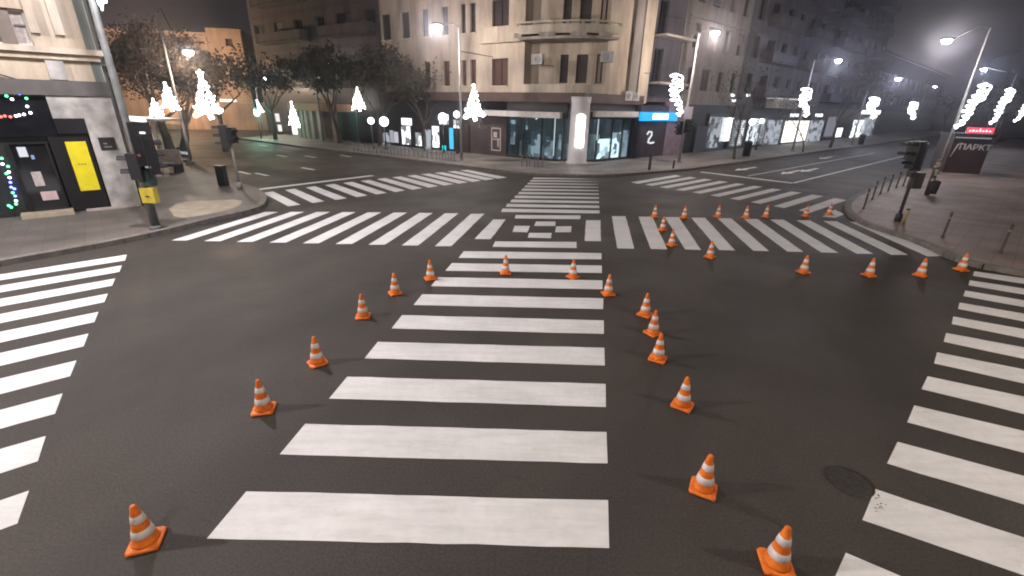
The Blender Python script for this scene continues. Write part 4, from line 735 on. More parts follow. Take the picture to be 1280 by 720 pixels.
# ================================================================== light decorations
def light_tree(cx, y_top, y_bot, base, label, wpx, mat=DECO, star=False, rad=.03):
    top = AT(cx, y_top, base[0], base[1]); bot = AT(cx, y_bot, base[0], base[1]); H = top.z - bot.z; dist = math.hypot(bot.x, bot.y)
    rn = random.Random(int(cx)); c = Vector((top.x, top.y, 0)); Wd = wpx / 562 * (top.y * math.cos(PITCH) + (CH - top.z) * math.sin(PITCH)) * .86
    t = thing('christmas_tree_light', (c.x, c.y, bot.z), label, 'light decoration', 'tree-shaped light garlands on lamp poles')
    tiers = 6; q = MB()
    for k in range(tiers):                       # each tier a loose curly swag of lit rope
        f = k / tiers; w = Wd / 2 * (1 - f) ** .85 + .05; z0 = bot.z + H * (.16 + .74 * f); pts = []; loops = max(2, 6 - k)
        ph = rn.uniform(0, 6); tilt = rn.uniform(-.06, .06) * H; dr = H * .055
        for i in range(loops * 10 + 1):
            g_ = i / (loops * 10) * 2 - 1; u = i / 10 * 2 * math.pi + ph
            pts.append((c.x + w * g_ + w * .16 * math.cos(u), c.y + .10 * math.sin(u), z0 + dr * math.sin(u) - H * .035 * (g_ * g_) + tilt * g_ + .05 * H * (1 - g_ * g_)))
        q.tube(pts, rad, 5)
    for sx in (-1, 1):                           # wavy outline
        pts = []
        for i in range(31):
            f = i / 30; w = Wd / 2 * (1 - f) ** .9; pts.append((c.x + sx * (w * (.86 + .16 * math.sin(f * 38))), c.y, bot.z + H * (.14 + .82 * f)))
        q.tube(pts, rad, 5)
    q.build('rope_light', mat, t)
    q = MB(); q.tube([(c.x - Wd * .05, c.y, bot.z + H * .16), (c.x + Wd * .02, c.y, bot.z), (c.x + Wd * .16, c.y, bot.z + .02 * H), (c.x + Wd * .06, c.y, bot.z + H * .17)], rad * 1.3, 6); q.build('trunk_light', mat, t)
    s_ = MB(); st = Vector((c.x, c.y, bot.z + H * 1.0)); R_ = H * (.085 if star else .045)
    P = [st + Vector((math.sin(k * math.pi / 5) * R_ * (1 if k % 2 == 0 else .45), 0, math.cos(k * math.pi / 5) * R_ * (1 if k % 2 == 0 else .45))) for k in range(11)]
    s_.tube(P, rad, 5); s_.build('star', mat, t)
    return t
b = G(240, 205); light_tree(250, 92, 149, (b.x + .6, b.y - .9), 'largest tree-shaped light garland with a star on top, below the left street lamp', 38, star=True, rad=.04)
b = G(205, 215); light_tree(206, 104, 139, (b.x, b.y), 'tree-shaped light garland just left of the largest one', 23)
light_tree(191, 124, 148, (b.x - .9, b.y + 3.5), 'partly hidden leftmost tree-shaped light garland above the bus shelter', 18)
b = G(449, 180); light_tree(446, 110, 139, (b.x, b.y - .2), 'tree-shaped light garland on the slim pole before the dim brown apartment building', 19)
b = G(577, 203); light_tree(592, 107, 151, (b.x + .8, b.y + .1), 'tree-shaped light garland beside the lamp pole of the cream building', 27, rad=.04)
b = G(362, 178); light_tree(364, 128, 160, (b.x, b.y), 'tree-shaped light garland low at the arcade of the dim brown building', 15)
b = G(322, 172); light_tree(321, 125, 141, (b.x, b.y), 'smallest tree-shaped light garland, just above the green traffic light', 11, rad=.04)
b = G(449, 180); t = thing('lamp_pole', (b.x, b.y, .13), 'slim pole holding a tree garland in front of the dim brown building', 'pole'); q = MB(); q.tube([(b.x, b.y, .13), (b.x - .02, b.y, 5.2)], .06, 8); q.build('shaft', POLE, t); q = MB(); q.lathe([(.16, 0), (.16, .05), (.08, .1)], (b.x, b.y, .13), 10); q.build('base', POLE, t)
def swirl(p0, p1, base, wpx, label, bend=.0, mat=DECOC, rad=.035, turns=9):
    a, b = AT(p0[0], p0[1], *base), AT(p1[0], p1[1], *base)
    # spread horizontally in the plane facing the street
    d0 = ray(*p0); d1 = ray(*p1); pl = Plane(base, math.degrees(math.atan2(-base[0], base[1])))
    sa, za = pl.px(*p0); sb, zb_ = pl.px(*p1); A_, B_ = pl.P(sa, za), pl.P(sb, zb_)
    dist = math.hypot(*base); Wd = wpx / 562 * dist * math.cos(math.atan2(abs(base[0]), base[1])) ** 2 * 1.1
    t = thing('swirl_light', A_, label, 'light decoration', 'swirl-shaped light garlands on lamp poles')
    ax = (B_ - A_); L_ = ax.length; ax.normalize(); side_ = pl.d
    pts = []; N = turns * 12
    for i in range(N + 1):
        f = i / N; u = f * turns * 2 * math.pi; r_ = Wd / 2 * (.25 + .75 * f ** .8) * (1 if f < .9 else max(.2, 1 - (f - .9) * 8))
        wob = math.sin(f * math.pi * 3) * Wd * .16 + bend * math.sin(f * math.pi) * Wd
        pts.append(A_ + ax * (L_ * f) + side_ * (wob + r_ * math.cos(u) * (1 + .25 * math.sin(u * .37))) + ax * (r_ * .45 * math.sin(u)) + pl.n * (.16 * math.sin(u)))
    q = MB(); q.tube(pts, rad, 5); q.build('rope_light', mat, t)
    q = MB(); q.tube([A_ + ax * (L_ * f) + side_ * (math.sin(f * math.pi * 3) * Wd * .16 + bend * math.sin(f * math.pi) * Wd) for f in [i / 14 for i in range(15)]], rad * 1.3, 6); q.build('spine_light', mat, t)
    return t
gb = lambda x, y: G(x, y)[:2]
swirl((848, 145), (843, 92), gb(848, 205), 15, 'swirl light garland on the lamp pole between the blue sign and the beige building', .0)
swirl((1006, 146), (1006, 110), gb(990, 190), 13, 'swirl light garland on the lamp pole above the two bright shop panels')
swirl((1090, 148), (1091, 122), gb(1064, 182), 12, 'swirl light garland above the brightest shop sign on the right street', rad=.06)
swirl((1140, 149), (1141, 128), gb(1105, 172), 9, 'smallest and farthest swirl light garland on the right street', rad=.09)
swirl((1193, 160), (1230, 104), gb(1170, 220), 15, 'largest slanting swirl light garland on the tall lamp pole by the kiosk', .25, rad=.055)
swirl((1237, 155), (1262, 110), gb(1215, 198), 11, 'slanting swirl light garland directly right of the largest one', .25, rad=.06)
swirl((1267, 152), (1292, 118), gb(1245, 188), 9, 'slanting swirl light garland at the far right edge', .25, rad=.06)
# scribble star garland high on the near pole
q = MB(); pts = []
pz = 8.0
for i in range(60):
    f = i / 59; u = f * 9 * math.pi; pts.append((NL.x + .05 + .26 * f * math.cos(u) + f * .05, NL.y - .2, pz - .1 + .5 * f + .12 * math.sin(u * 1.3)))
stt = thing('star_garland', (NL.x, NL.y - .2, pz - .6), 'bright star garland high on the near left lamp pole at the top edge', 'light decoration'); a_ = NL
off_ = AT(124, 4, NL.x, NL.y - .2) - Vector((NL.x, NL.y - .2, pz))
q.tube([Vector(p) + off_ for p in pts], .018, 5); q.build('rope_light', DECOC, stt)
# ================================================================== traffic lights
def head(mb, c, d, n, hgt=.95, k=3):
    mb.obox(c, d * .14, n * .15, (0, 0, hgt / 2))
    for i in range(k):
        z = c.z + hgt / 2 - hgt * (i + .5) / k; o = Vector((c.x, c.y, z)) + d * .14
        ring = [[o + d * l_ + n * (math.cos(a) * .115) + Vector((0, 0, math.sin(a) * .115)) for a in [math.pi * (j / 10) for j in range(11)]] for l_ in (0, .22)]
        mb.grid(ring, False, False, True)
def lens(mb, c, d, n, hgt, k, i):
    z = c.z + hgt / 2 - hgt * (i + .5) / k; o = Vector((c.x, c.y, z)) + d * .145; mb.face([o + n * (math.cos(a) * .10) + Vector((0, 0, math.sin(a) * .10)) for a in [2 * math.pi * j / 14 for j in range(14)]])
dirv = lambda a: Vector((math.cos(R(a)), math.sin(R(a)), 0))
def traffic_light(b, heads, label, zt, pm=POLE, r=.05, offl=None):
    t = thing('traffic_light', (b.x, b.y, .13), label, 'traffic light'); q = MB(); q.tube([(b.x, b.y, .13), (b.x, b.y, zt)], r, 10); q.lathe([(.11, 0), (.11, .25), (.07, .3)], (b.x, b.y, .13), 12); q.build('pole', pm, t)
    for (z, ang, offd, hh_, k) in heads:
        d = dirv(ang); n = Vector((-d.y, d.x, 0)); c = Vector((b.x, b.y, z)) + d * offd; q = MB(); head(q, c, d, n, hh_, k)
        q.obox(Vector((b.x, b.y, z)) + d * offd / 2, d * abs(offd) / 2, n * .02, (0, 0, .02)); h = q.build('signal_head', BLK2, t)
        for i in range(k): q = MB(); lens(q, c, d, n, hh_, k, i); q.build('lens', M('dark_lens', (.02, .015, .012), .3) if 'dark_lens' not in bpy.data.materials else bpy.data.materials['dark_lens'], h)
    return t
b = G(301, 240); zt = AT(284, 156, b.x, b.y).z
traffic_light(b, [(zt - .45, 215, .2, .9, 3), (zt - .40, -35, .22, .6, 2)], 'traffic light on a slim grey pole at the left corner beyond the crossing', zt)
b = G(1120, 281); zt = AT(1160, 178, b.x, b.y).z
t = traffic_light(b, [(zt - .42, 195, .22, .9, 3), (zt - .5, 60, .2, .9, 3), (zt - .3, 130, .26, .6, 2)], 'dark traffic light at the kerb of the right corner, in front of the kiosk', zt, DKPOLE, .055)
q = MB(); c = AT(1146, 226, b.x, b.y); q.obox(Vector((b.x + .16, b.y, c.z)), (.16, 0, 0), (0, .12, 0), (0, 0, .27)); q.obox((b.x - .05, b.y, c.z + .2), (.12, 0, 0), (0, .1, 0), (0, 0, .08)); q.build('control_box', DKPOLE, t)
b2 = G(1127, 284); t = thing('yellow_post', (b2.x, b2.y, .13), 'short worn yellow post beside the base of the right-hand traffic light', 'post'); q = MB(); q.tube([(b2.x, b2.y, .13), (b2.x + .02, b2.y, .62)], .05, 8); q.build('post_body', M('worn_yellow', (.30, .24, .09), .7, .4, 9), t); q = MB(); q.lathe([(.055, 0), (.055, .03), (.01, .06)], (b2.x + .02, b2.y, .62), 8); q.build('cap', DKPOLE, t)
# signals on the near left pole
b = NL
t = thing('traffic_light', (b.x + .2, b.y, 1.2), 'cluster of dark signal heads seen from behind on the near left lamp pole', 'traffic light')
for x, y, a_ang, hh_, k in ((176, 180, 150, .95, 3), (186, 196, 60, .95, 3), (170, 208, 200, .7, 2)):
    c = AT(x, y, b.x, b.y); d = dirv(a_ang); n = Vector((-d.y, d.x, 0)); q = MB(); head(q, c, d, n, hh_, k); q.obox(c - d * .15, d * .01, n * .26, (0, 0, hh_ * .6)); h = q.build('signal_head', BLK2, t)
    for i in range(k): q = MB(); lens(q, c, d, n, hh_, k, i); q.build('lens', bpy.data.materials['dark_lens'], h)
c = AT(184, 222, b.x, b.y); q = MB(); q.obox(c, (.16, 0, 0), (0, .12, 0), (0, 0, .22)); q.build('control_box', M('green_box', (.03, .06, .05), .5), t)
for x, y, m_ in ((178, 166, LIT), (172, 194, E('red_small', (.6, .12, .1), .35)), (185, 209, E('white_small', (.6, .6, .65), .5))):
    c = AT(x, y, b.x, b.y - .3); q = MB(); q.obox(c, (.07, 0, 0), (0, .01, 0), (0, 0, .025)); q.build('sticker', m_, t)
c = AT(191, 243, b.x, b.y); t = thing('yellow_box', c - Vector((0, 0, .2)), 'yellow push-button box on the near left lamp pole', 'signal box'); q = MB(); q.obox(c + Vector((0, -.12, 0)), (.19, .0, 0), (0, .09, 0), (0, 0, .21)); q.build('casing', M('yellow_paint', (.52, .40, .05), .5, .1, 8), t); q = MB(); q.lathe([(.05, 0), (.04, .02)], c + Vector((0, -.22, -.02)), 10); q.build('button', BLK2, t)
b = G(848, 205); t = thing('traffic_light', (b.x, b.y - .2, 2.2), 'small dark signal heads clamped to the lamp pole right of the blue shop sign', 'traffic light')
for x, y, a_ang in ((857, 158, -60), (852, 160, 200)):
    c = AT(x, y, b.x, b.y); d = dirv(a_ang); n = Vector((-d.y, d.x, 0)); q = MB(); head(q, c + d * .16, d, n, .9, 3); h = q.build('signal_head', BLK2, t); q = MB(); lens(q, c + d * .16, d, n, .9, 3, 2); q.build('lens', bpy.data.materials['dark_lens'], h)
c = AT(857, 141, b.x, b.y - .2); q = MB(); q.obox(c + Vector((.2, 0, 0)), (.28, 0, 0), (0, .015, 0), (0, 0, .4)); q.build('sign_plate', M('pale_plate', (.5, .45, .52), .5), t)
# distant green light
b = G(327, 175); zt = AT(322, 144, b.x, b.y).z
t = thing('traffic_light', (b.x, b.y, .13), 'distant traffic light showing green at the end of the left street', 'traffic light'); q = MB(); q.tube([(b.x, b.y, .13), (b.x, b.y, zt + .1)], .06, 8); q.build('pole', DKPOLE, t)
q = MB(); d = dirv(-60); n = Vector((-d.y, d.x, 0)); c = Vector((b.x, b.y, zt + .6)) + d * .2; head(q, c, d, n, 1.1, 3); h = q.build('signal_head', BLK2, t); q = MB(); o_ = c + d * .18 + Vector((0, 0, -.42)); q.ball(o_, .26, 10); q.build('green_lens', E('green_signal', (.35, 1, .75), 9), h)
l = bpy.data.lights.new('signal_light', 'POINT'); l.energy = 260; l.color = (.25, 1, .7); l.shadow_soft_size = .2; o = bpy.data.objects.new('signal_light', l); C.objects.link(o); o.location = o_ + d * .5
# ================================================================== trees
def tree(base, h, cr, label, leafm, dens=900, lean=(0, 0), seed=1, name='street_tree', group='bare-limbed trees along the left street', trunk_r=.2, cz=.62, leaf=.12):
    rnd = random.Random(seed); base = Vector((base[0], base[1], .13)); t = thing(name, base, label, 'tree', group)
    q = MB(); tips = []
    def branch(p, d, l, r, lvl):
        n = 4; pts = [p]; rs = [r]; dd = d.copy()
        for i in range(n):
            dd = (dd + Vector((rnd.uniform(-.22, .22), rnd.uniform(-.22, .22), rnd.uniform(-.05, .16)))).normalized(); pts.append(pts[-1] + dd * l / n); rs.append(r * (1 - .45 * (i + 1) / n))
        q.tube(pts, rs, 6 if lvl < 2 else 4, False)
        if lvl >= 4 or l < .35: tips.append(pts[-1]); tips.append(pts[-2]); return
        for k in range(rnd.choice((3, 3, 4)) if lvl else 5):
            a = rnd.uniform(0, 6.28); sp = rnd.uniform(.45, .95); s_ = pts[-1] if k else pts[-1]
            nd = (dd * math.cos(sp) + Vector((math.cos(a), math.sin(a), rnd.uniform(-.1, .35))).normalized() * math.sin(sp)).normalized(); branch(pts[rnd.choice((-1, -1, -2))], nd, l * rnd.uniform(.58, .8), rs[-1] * .75, lvl + 1)
    th = h * (1 - cz); branch(base, Vector((lean[0], lean[1], 1)).normalized(), th, trunk_r, 0)
    zs = [p.z for p in tips]; 
    q.build('trunk', BARK, t)
    c = MB(); m_ = max(1, int(dens / max(1, len(tips))))
    for p in tips:
        if rnd.random() < .18: continue
        for k in range(m_):
            o = p + Vector((rnd.gauss(0, .38), rnd.gauss(0, .38), rnd.gauss(0, .30))); a = Vector((rnd.uniform(-1, 1), rnd.uniform(-1, 1), rnd.uniform(-1, 1))).normalized(); b_ = a.orthogonal().normalized(); s_ = leaf * rnd.uniform(.6, 1.3)
            c.face([o - a * s_, o + b_ * s_ * .5, o + a * s_, o - b_ * s_ * .5])
    c.build('crown', leafm, t); return t
LEAF = M('dead_leaves', (.032, .022, .016), .8, .5, 1.2, col2=(.075, .05, .032)); LEAFG = M('dark_leaves', (.035, .038, .022), .8, .4, 1.2, col2=(.075, .07, .045))
b = G(218, 200); tree(b, 7.4, 3, 'nearest brown-leaved tree left of the largest tree garland, its trunk beside the bus shelter', LEAF, 12000, (-.05, 0), 3, trunk_r=.3, leaf=.09)
b = G(232, 199); tree(b, 6.6, 3, 'brown-leaved tree directly behind the largest tree garland', LEAF, 4500, (.06, 0), 5, trunk_r=.28, leaf=.09)
b = G(283, 192); tree(b, 7.0, 3, 'brown tree on the left street between the largest garland and the green traffic light', LEAF, 3200, (0, 0), 8, trunk_r=.2, leaf=.14)
b = G(345, 176); tree(b, 7.5, 3, 'lamp-lit tree right of the green traffic light', LEAF, 2600, (0, 0), 9, trunk_r=.2, leaf=.16)
b = G(425, 181); tree(b, 8.0, 3, 'dark tree before the arcade of the dim brown apartment building', LEAFG, 3600, (0, 0), 12, trunk_r=.2, leaf=.17)
b = G(475, 186); tree(b, 7.6, 3, 'dark tree above the pair of globe lanterns', LEAFG, 3000, (0, 0), 15, trunk_r=.18, leaf=.15)
b = G(530, 191); tree(b, 6.6, 3, 'sparse tree before the left windows of the cream building', LEAFG, 1500, (0, 0), 19, trunk_r=.14, leaf=.12)
RG = 'thin trees along the right street'
b = G(917, 201); tree(b, 7.0, 3, 'thin dark tree with a bare trunk in front of the beige building', LEAFG, 700, (.06, 0), 21, group=RG, trunk_r=.11, leaf=.1)
b = G(1037, 186); tree(b, 8.5, 3, 'leaning tree on the right street between the shop panels and the brightest sign', LEAFG, 2200, (.1, 0), 23, group=RG, trunk_r=.17, leaf=.14)
b = G(1003, 192); tree(b, 5.5, 3, 'slim young tree before the two bright shop panels', LEAFG, 300, (.03, 0), 25, group=RG, trunk_r=.07, leaf=.1)
b = G(1176, 166); tree(b, 8.0, 3, 'pinkish lit tree in the distance left of the kiosk', LEAF, 2600, (0, 0), 27, group=RG, trunk_r=.2, leaf=.25)
b = G(1242, 182); tree(b, 7.0, 3, 'dark tree behind the kiosk near the right edge', LEAFG, 2400, (0, 0), 31, group=RG, trunk_r=.2, leaf=.2)
b = G(1290, 192); tree(b, 6.5, 3, 'dark tree cut by the right edge behind the far garland', LEAFG, 2400, (0, 0), 33, group=RG, trunk_r=.2, leaf=.18)
# ================================================================== kiosk
KA = G(1176, 219); KB_ = G(1222, 222); KP = Plane((KA.x, KA.y), math.degrees(math.atan2(KB_.y - KA.y, KB_.x - KA.x))); KP.n = KP.n if KP.n.dot(KP.o) < 0 else -KP.n
kw = (KB_ - KA).length; kt = AT(1200, 172, *((KA + KB_) / 2)[:2]).z + .1
K = thing('kiosk', KP.P(kw / 2, .13), 'dark maroon kiosk with white graffiti lettering and a red lit sign on its roof', 'kiosk')
q = MB(); q.pbox(KP, 0, kw, .2, kt, -2.6, 0); q.build('body', M('maroon_metal', (.050, .030, .032), .5, .25, 2), K)
q = MB(); q.pbox(KP, -.03, kw + .03, .13, .2, -2.64, .04); q.build('plinth', CONC, K)
q = MB(); q.pbox(KP, -.06, kw + .06, kt, kt + .16, -2.66, .1); q.build('roof', BLK2, K)
q = MB(); q.pbox(KP, .05, kw - .1, kt - .12, kt - .05, .002, .1); q.build('roof_edge_light', E('pale_edge', (.8, .78, .85), .3), K)
q = MB(); q.pbox(KP, .0, kw, kt - .45, kt - .13, .002, .02); q.build('dark_band', BLK2, K)
q = MB(); q.pbox(KP, kw * .30, kw * 1.0, kt + .2, kt + .55, -.4, -.3); sgn = q.build('red_sign', E('red_led', (1, .06, .12), 1.1), K)
q = MB()
for k in range(7):
    s_ = kw * (.36 + .085 * k); q.pbox(KP, s_, s_ + .07, kt + .28, kt + .28 + random.choice((.14, .2, .1)), -.298, -.285); q.pbox(KP, s_ + .07, s_ + .12, kt + .3, kt + .36, -.298, -.285)
q.build('sign_lettering', E('pink_led', (1, .55, .6), 2), sgn)
PW = M('white_spray', (.62, .6, .62), .6)
txt = bpy.data.curves.new('graffiti', 'FONT'); txt.body = 'ПАРКТ'; txt.size = .47; txt.extrude = .004; txt.offset = .010
tmp = bpy.data.objects.new('tmp', txt); C.objects.link(tmp); bpy.context.view_layer.update()
me = bpy.data.meshes.new_from_object(tmp.evaluated_get(bpy.context.evaluated_depsgraph_get())); bpy.data.objects.remove(tmp); me.materials.clear(); me.materials.append(PW)
o = bpy.data.objects.new('graffiti_lettering', me); C.objects.link(o); o.parent = K
pp = KP.P(kw * .20, kt - .80, .012) - K.location; dx = KP.d if KP.d.x > 0 else -KP.d
o.matrix_local = Matrix.Translation(pp) @ Matrix(((dx.x, 0, KP.n.x, 0), (dx.y, 0, KP.n.y, 0), (0, 1, 0, 0), (0, 0, 0, 1)))
q = MB(); q.tube([KP.P(kw * .06, kt - 1.3, .02), KP.P(kw * .16, kt - .5, .02), KP.P(kw * .26, kt - .42, .02)], .025, 6); q.build('graffiti_stroke', PW, K)
# stickered post with a bin
b = G(1157, 247); t = thing('sticker_post', (b.x, b.y, .13), 'post plastered with pale stickers behind the right-hand traffic light', 'post'); zt = AT(1172, 200, b.x, b.y).z
q = MB(); q.tube([(b.x, b.y, .13), (b.x, b.y, zt)], .11, 10); q.build('shaft', DKPOLE, t)
for k in range(14):
    a = random.uniform(3.3, 6.1); z = random.uniform(.75, zt - .1); c = Vector((b.x + .118 * math.cos(a), b.y + .118 * math.sin(a), z)); d = dirv(math.degrees(a)); n = Vector((-d.y, d.x, 0)); q = MB(); q.obox(c, d * .004, n * random.uniform(.04, .07), (0, 0, random.uniform(.04, .08))); q.build('sticker', M('sticker_%d' % k, random.choice(((.5, .5, .48), (.55, .5, .35), (.35, .36, .4))), .6), t)
bb = Vector((b.x + .05, b.y - .22, .13)); t = thing('litter_bin', bb, 'dark litter bin at the foot of the stickered post', 'litter bin')
q = MB(); q.lathe([(.14, .1), (.17, .62), (.175, .64), (.16, .64)], bb, 14); q.build('bin_body', DKPOLE, t); q = MB(); q.lathe([(.18, .64), (.18, .67), (.05, .73)], bb, 14); q.build('lid', BLK2, t)
# ================================================================== bollards
BOLM = M('bollard_paint', (.075, .06, .05), .6, .3, 6)
def bollard(x, y, h_px, label, first=[None], hh=None):
    b = G(x, y)
    if first[0] is None:
        t = thing('bollard', (b.x, b.y, .13), label, 'bollard', 'dark bollards round the right corner'); q = MB(); q.lathe([(.05, 0), (.045, .04), (.034, .06), (.032, .72), (.038, .74), (.038, .78), (.02, .82), (.003, .83)], (b.x, b.y, .13), 12); q.build('post_body', BOLM, t); q = MB(); q.lathe([(.036, .60), (.036, .66)], (b.x, b.y, .13), 12); q.build('ring', STEEL, t); first[0] = t
    else: t = clone(first[0], (b.x, b.y, .13), label)
for i, (x, y) in enumerate(((1078, 265), (1089, 253), (1099, 246), (1109, 242), (1119, 238), (1128, 235))):
    bollard(x, y, 20, ['first bollard of the row of six, nearest the crossing at the right corner', 'second bollard of the row of six on the right kerb', 'third bollard of the row of six on the right kerb', 'fourth bollard of the row of six on the right kerb', 'fifth bollard of the row of six on the right kerb', 'last bollard of the row of six, just left of the dark traffic light'][i])
bollard(1176, 302, 20, 'lone bollard on the right corner pavement below the stickered post'); bollard(1248, 321, 20, 'bollard on the right pavement nearest the right-edge crossing')
# left corner things
b = G(281, 236); t = thing('utility_cabinet', (b.x, b.y, .13), 'low dark cabinet beside the slim traffic light on the left corner', 'cabinet'); q = MB(); q.box(b.x - .16, b.x + .16, b.y - .15, b.y + .15, .14, .96); q.build('cabinet_body', BLK2, t); q = MB(); q.box(b.x - .18, b.x + .18, b.y - .17, b.y + .17, .96, 1.01); q.build('lid', DKPOLE, t)
b = G(205, 219); t = thing('planter_bench', (b.x, b.y, .13), 'tan panelled bench with a dark frame on the left pavement', 'bench')
q = MB(); q.box(b.x - .9, b.x + .9, b.y - .3, b.y + .3, .48, .56); q.build('seat', BLK2, t); q = MB(); q.box(b.x - .9, b.x + .9, b.y + .26, b.y + .32, .62, 1.25); q.build('backrest', TACT, t)
for sx in (-.8, .8): q = MB(); q.box(b.x + sx - .04, b.x + sx + .04, b.y - .26, b.y + .33, .13, .48); q.box(b.x + sx - .04, b.x + sx + .04, b.y + .325, b.y + .38, .13, 1.35); q.build('leg', BLK2, t)
# bus shelter
b = G(212, 206); t = thing('bus_shelter', (b.x, b.y, .13), 'bus shelter with a glowing white roof edge under the left trees', 'bus shelter'); d = dirv(146); n = Vector((-d.y, d.x, 0)); n = -n if n.y > 0 else n; c = Vector((b.x, b.y, 0)) + d * .9
zt = AT(205, 149, b.x, b.y).z; zt = min(zt, 3.4)
q = MB(); q.obox(c + Vector((0, 0, zt)), d * 2.1, n * .8, (0, 0, .06)); q.build('roof', STEEL, t)
q = MB(); q.obox(c + Vector((0, 0, zt)) + n * .82, d * 1.6, n * .015, (0, 0, .14)); q.build('lit_roof_edge', LIT, t)
for u in (-2, 2):
    for w_ in (-.72, .72): q = MB(); p = c + d * u + n * w_; q.tube([(p.x, p.y, .13), (p.x, p.y, zt - .06)], .04, 8); q.build('post', STEEL, t)
q = MB(); q.obox(c + Vector((0, 0, 1.3)) - n * .74, d * 1.9, n * .008, (0, 0, .95)); q.build('glass_panel', GLASS, t)
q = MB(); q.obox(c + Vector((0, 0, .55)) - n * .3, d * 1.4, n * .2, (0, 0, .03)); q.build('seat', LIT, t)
# low white barrier on the far left pavement
pts = [g2(436, 192), g2(470, 195), g2(500, 198.5), g2(540, 203), g2(566, 206)]
t = thing('picket_barrier', (pts[2][0], pts[2][1], .13), 'low pale picket barrier along the far left kerb before the lit shops', 'barrier'); off2 = Vector((.25, .45)); pts = [(p[0] + .25, p[1] + .5) for p in pts]
q = MB(); q.tube([(*p, .60) for p in pts], .03, 6); q.tube([(*p, .2) for p in pts], .025, 6); q.build('rail', POLE, t); q = MB()
for k in range(len(pts) - 1):
    for j in range(7):
        u = j / 7; x = pts[k][0] * (1 - u) + pts[k + 1][0] * u; y = pts[k][1] * (1 - u) + pts[k + 1][1] * u; q.box(x - .05, x + .05, y - .02, y + .02, .13, .74)
q.build('pickets', POLE, t)
# pale awning post on the right street, litter bins
b = G(878, 190); t = thing('leaning_pole', (b.x, b.y, .13), 'pale painted pole before the beige building on the right street', 'pole'); q = MB(); q.tube([(b.x, b.y, .13), (b.x + .1, b.y, 3.7)], .13, 10); q.build('shaft', FRAMEW, t); q = MB(); q.lathe([(.2, 0), (.2, .1)], (b.x, b.y, .13), 10); q.build('base', POLE, t)
for x, y, lab in ((932, 197, 'dark litter bin right of the thin bare-trunked tree on the right street'), (1075, 182, 'dark litter bin below the brightest shop sign on the right street')):
    b = G(x, y); t = thing('litter_bin', (b.x, b.y, .13), lab, 'litter bin'); q = MB(); q.lathe([(.3, 0), (.33, 1.0), (.34, 1.02)], (b.x, b.y, .13), 14); q.build('bin_body', BLK2, t); q = MB(); q.lathe([(.35, 1.02), (.35, 1.08), (.2, 1.25)], (b.x, b.y, .13), 14); q.build('lid', BLK2, t)
b = G(811, 215); t = thing('utility_post', (b.x, b.y, .13), 'short brown post on the far corner pavement left of the swirl-garland lamp pole', 'post'); q = MB(); q.tube([(b.x, b.y, .13), (b.x, b.y, .95)], .09, 8); q.build('post_body', BARK, t); q = MB(); q.lathe([(.1, 0), (.02, .08)], (b.x, b.y, .95), 8); q.build('cap', DKPOLE, t)
b = G(841, 213); t = thing('utility_post', (b.x, b.y, .13), 'short dark post directly at the foot of the swirl-garland lamp pole', 'post'); q = MB(); q.tube([(b.x, b.y, .13), (b.x, b.y, .6)], .07, 8); q.build('post_body', DKPOLE, t); q = MB(); q.lathe([(.08, 0), (.02, .06)], (b.x, b.y, .6), 8); q.build('cap', DKPOLE, t)
b = G(664, 211); t = thing('bicycle_rack', (b.x, b.y, .13), 'small pale tubular rack on the far pavement left of the round pillar', 'rack'); q = MB()
for k in range(3): q.tube([(b.x - .6 + k * .5, b.y, .13), (b.x - .6 + k * .5, b.y + .05, .8), (b.x - .3 + k * .5, b.y + .05, .8), (b.x - .3 + k * .5, b.y, .13)], .035, 6)
q.build('hoops', POLE, t)
# overhead wires
wa = CL.P(CL.px(575, 64)[0], AT(575, 64, *CL.P(CL.px(575, 64)[0], 0)[:2]).z); wb_ = CR.P(CR.px(815, 92)[0], CR.px(815, 92)[1])
q = MB(); n_ = 20; q.tube([(wa + (wb_ - wa) * (i / n_)) + Vector((0, -2.5 * math.sin(math.pi * i / n_) - .3, -.5 * math.sin(math.pi * i / n_))) for i in range(n_ + 1)], .018, 5); tag(q.build('overhead_cable', BLK2), 'thin dark cable strung across the front of the cream building below the balcony', 'cable')
# ================================================================== traffic cones
def make_cone():
    t = thing('traffic_cone', (0, 0, 0), '', 'traffic cone', 'orange and white traffic cones on the crossing')
    q = MB(); s_ = .17; c_ = .035
    def ring(s, z, c=c_): return [(-s + c, -s, z), (s - c, -s, z), (s, -s + c, z), (s, s - c, z), (s - c, s, z), (-s + c, s, z), (-s, s - c, z), (-s, -s + c, z)]
    q.grid([ring(.145, .008), ring(.145, .024), ring(.137, .034), ring(.112, .042)], True, True, False)
    for sx in (-1, 1):
        for sy in (-1, 1): q.box(sx * .117 - .02, sx * .117 + .02, sy * .117 - .02, sy * .117 + .02, 0, .0085)
    q.build('base', ORG, t)
    rad = lambda z: .115 - (z - .04) / .46 * .09
    q = MB(); q.lathe([(.125, .04), (rad(.06), .06), (rad(.3), .3), (rad(.485), .485), (.021, .497), (.012, .5)], (0, 0, 0), 24); b_ = q.build('cone_body', ORG, t)
    for z0, z1 in ((.135, .22), (.305, .385)):
        q = MB(); q.lathe([(rad(z0) + .001, z0), (rad(z0) + .0035, z0 + .003), (rad(z1) + .0035, z1 - .003), (rad(z1) + .001, z1)], (0, 0, 0), 24, False); q.build('reflective_band', WHT, b_)
    return t
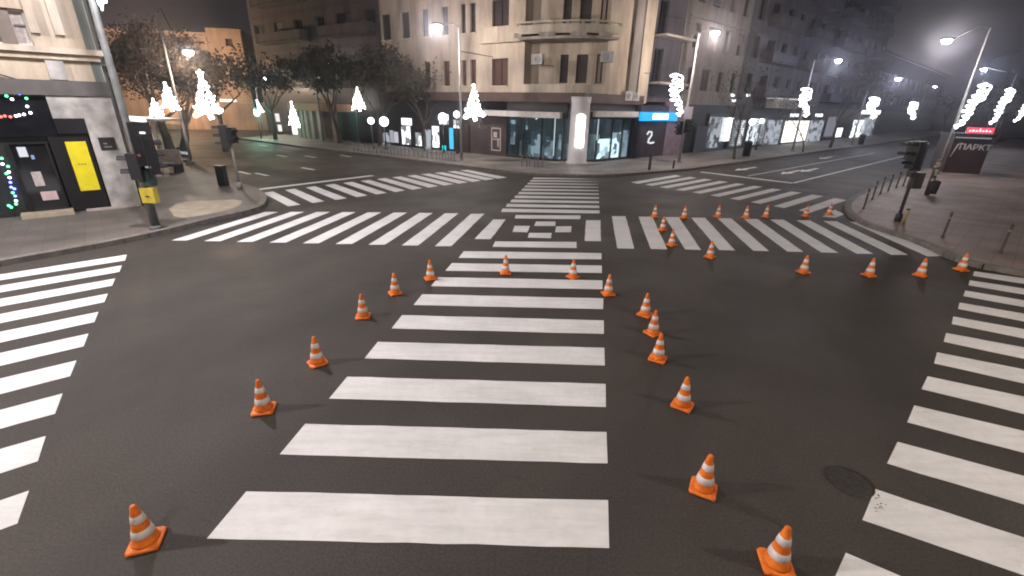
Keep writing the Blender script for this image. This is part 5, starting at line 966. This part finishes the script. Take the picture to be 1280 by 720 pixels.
CONES = [((183, 676), 20, 'nearest cone on the left, at the bottom left below the left-edge crossing'), ((330, 511), 15, 'second nearest cone of the left line, level with the third wide stripe'), ((397, 453), 40, 'third nearest cone of the left line, beside the fourth wide stripe'), ((454, 395), 10, 'fourth nearest cone of the left line, on bare asphalt'), ((494, 366), 30, 'fifth nearest cone of the left line, on bare asphalt'),
 ((538, 348), 25, 'sixth cone of the left line, last before the cones on the stripes'), ((632, 341), 5, 'left one of two cones standing on the white diagonal stripes'), ((716, 346), 35, 'right one of two cones standing on the white diagonal stripes'), ((760, 367), 12, 'cone touching the right ends of the diagonal stripes'),
 ((806, 393), 50, 'farthest of three tightly spaced cones right of the diagonal stripes'), ((816, 416), 30, 'middle of three tightly spaced cones right of the diagonal stripes'), ((822, 448), 60, 'nearest of three tightly spaced cones right of the diagonal stripes'), ((853, 506), 55, 'third nearest cone of the right line, alone on dark asphalt'), ((879, 610), 62, 'second nearest cone of the right line, left of the manhole'), ((970, 704), 78, 'nearest cone on the right, cut by the bottom edge below the manhole'),
 ((818, 271), 10, 'cone at the upper left start of the short line across the striped crossing'), ((828, 287), 20, 'second cone of the short line, between two crossing stripes'), ((839, 306), 30, 'third cone of the short line, between two crossing stripes'), ((887, 321), 40, 'last cone of the short line, at the lower ends of the crossing stripes'),
 ((855, 272), 15, 'smallest dark cone just above the second crossing stripe'), ((897, 271), 25, 'cone with a bright white tip above the fourth crossing stripe'), ((932, 272), 35, 'left one of two dim cones above the middle crossing stripes'), ((957, 271), 45, 'right one of two dim cones above the middle crossing stripes'), ((1007, 270), 5, 'dim cone at the tip of the last stripe of the right-street crossing'), ((1036, 268), 15, 'cone on the broken stripe nearest the bollards'),
 ((1004, 340), 20, 'leftmost of four cones in a row below the crossing on the right'), ((1086, 344), 12, 'second from left of four cones in a row below the crossing on the right'), ((1150, 344), 33, 'third from left of four cones in a row, at the tip of the last stripe'), ((1201, 337), 8, 'rightmost of four cones in a row, next to the right-edge crossing')]
c0_ = make_cone()
for i, ((x, y), rz, lab) in enumerate(CONES):
    b = G(x, y, .02); z = .004 if i in (0, 1) else .0055
    if i == 0: c0_.location = (b.x, b.y, .005); c0_.rotation_euler = (0, 0, R(rz)); c0_['label'] = lab; c0_.scale = (.88, .88, .88)
    else: clone(c0_, (b.x, b.y, .006), lab, R(rz), .91)
# ================================================================== night haze, forward scattering shaped to put bloom halos round the lamps
HAZE = True
if HAZE:
    m = bpy.data.materials.new('haze'); m.use_nodes = True; t = m.node_tree
    for n in list(t.nodes): t.nodes.remove(n)
    o = t.nodes.new('ShaderNodeOutputMaterial'); v = t.nodes.new('ShaderNodeVolumePrincipled'); v.inputs['Color'].default_value = (.8, .8, .9, 1); v.inputs['Density'].default_value = .0017; v.inputs['Anisotropy'].default_value = .92
    t.links.new(v.outputs[0], o.inputs['Volume']); q = MB(); q.box(-403, 403, -403, 403, -1, 34); o = q.build('haze', m); o['kind'] = 'stuff'
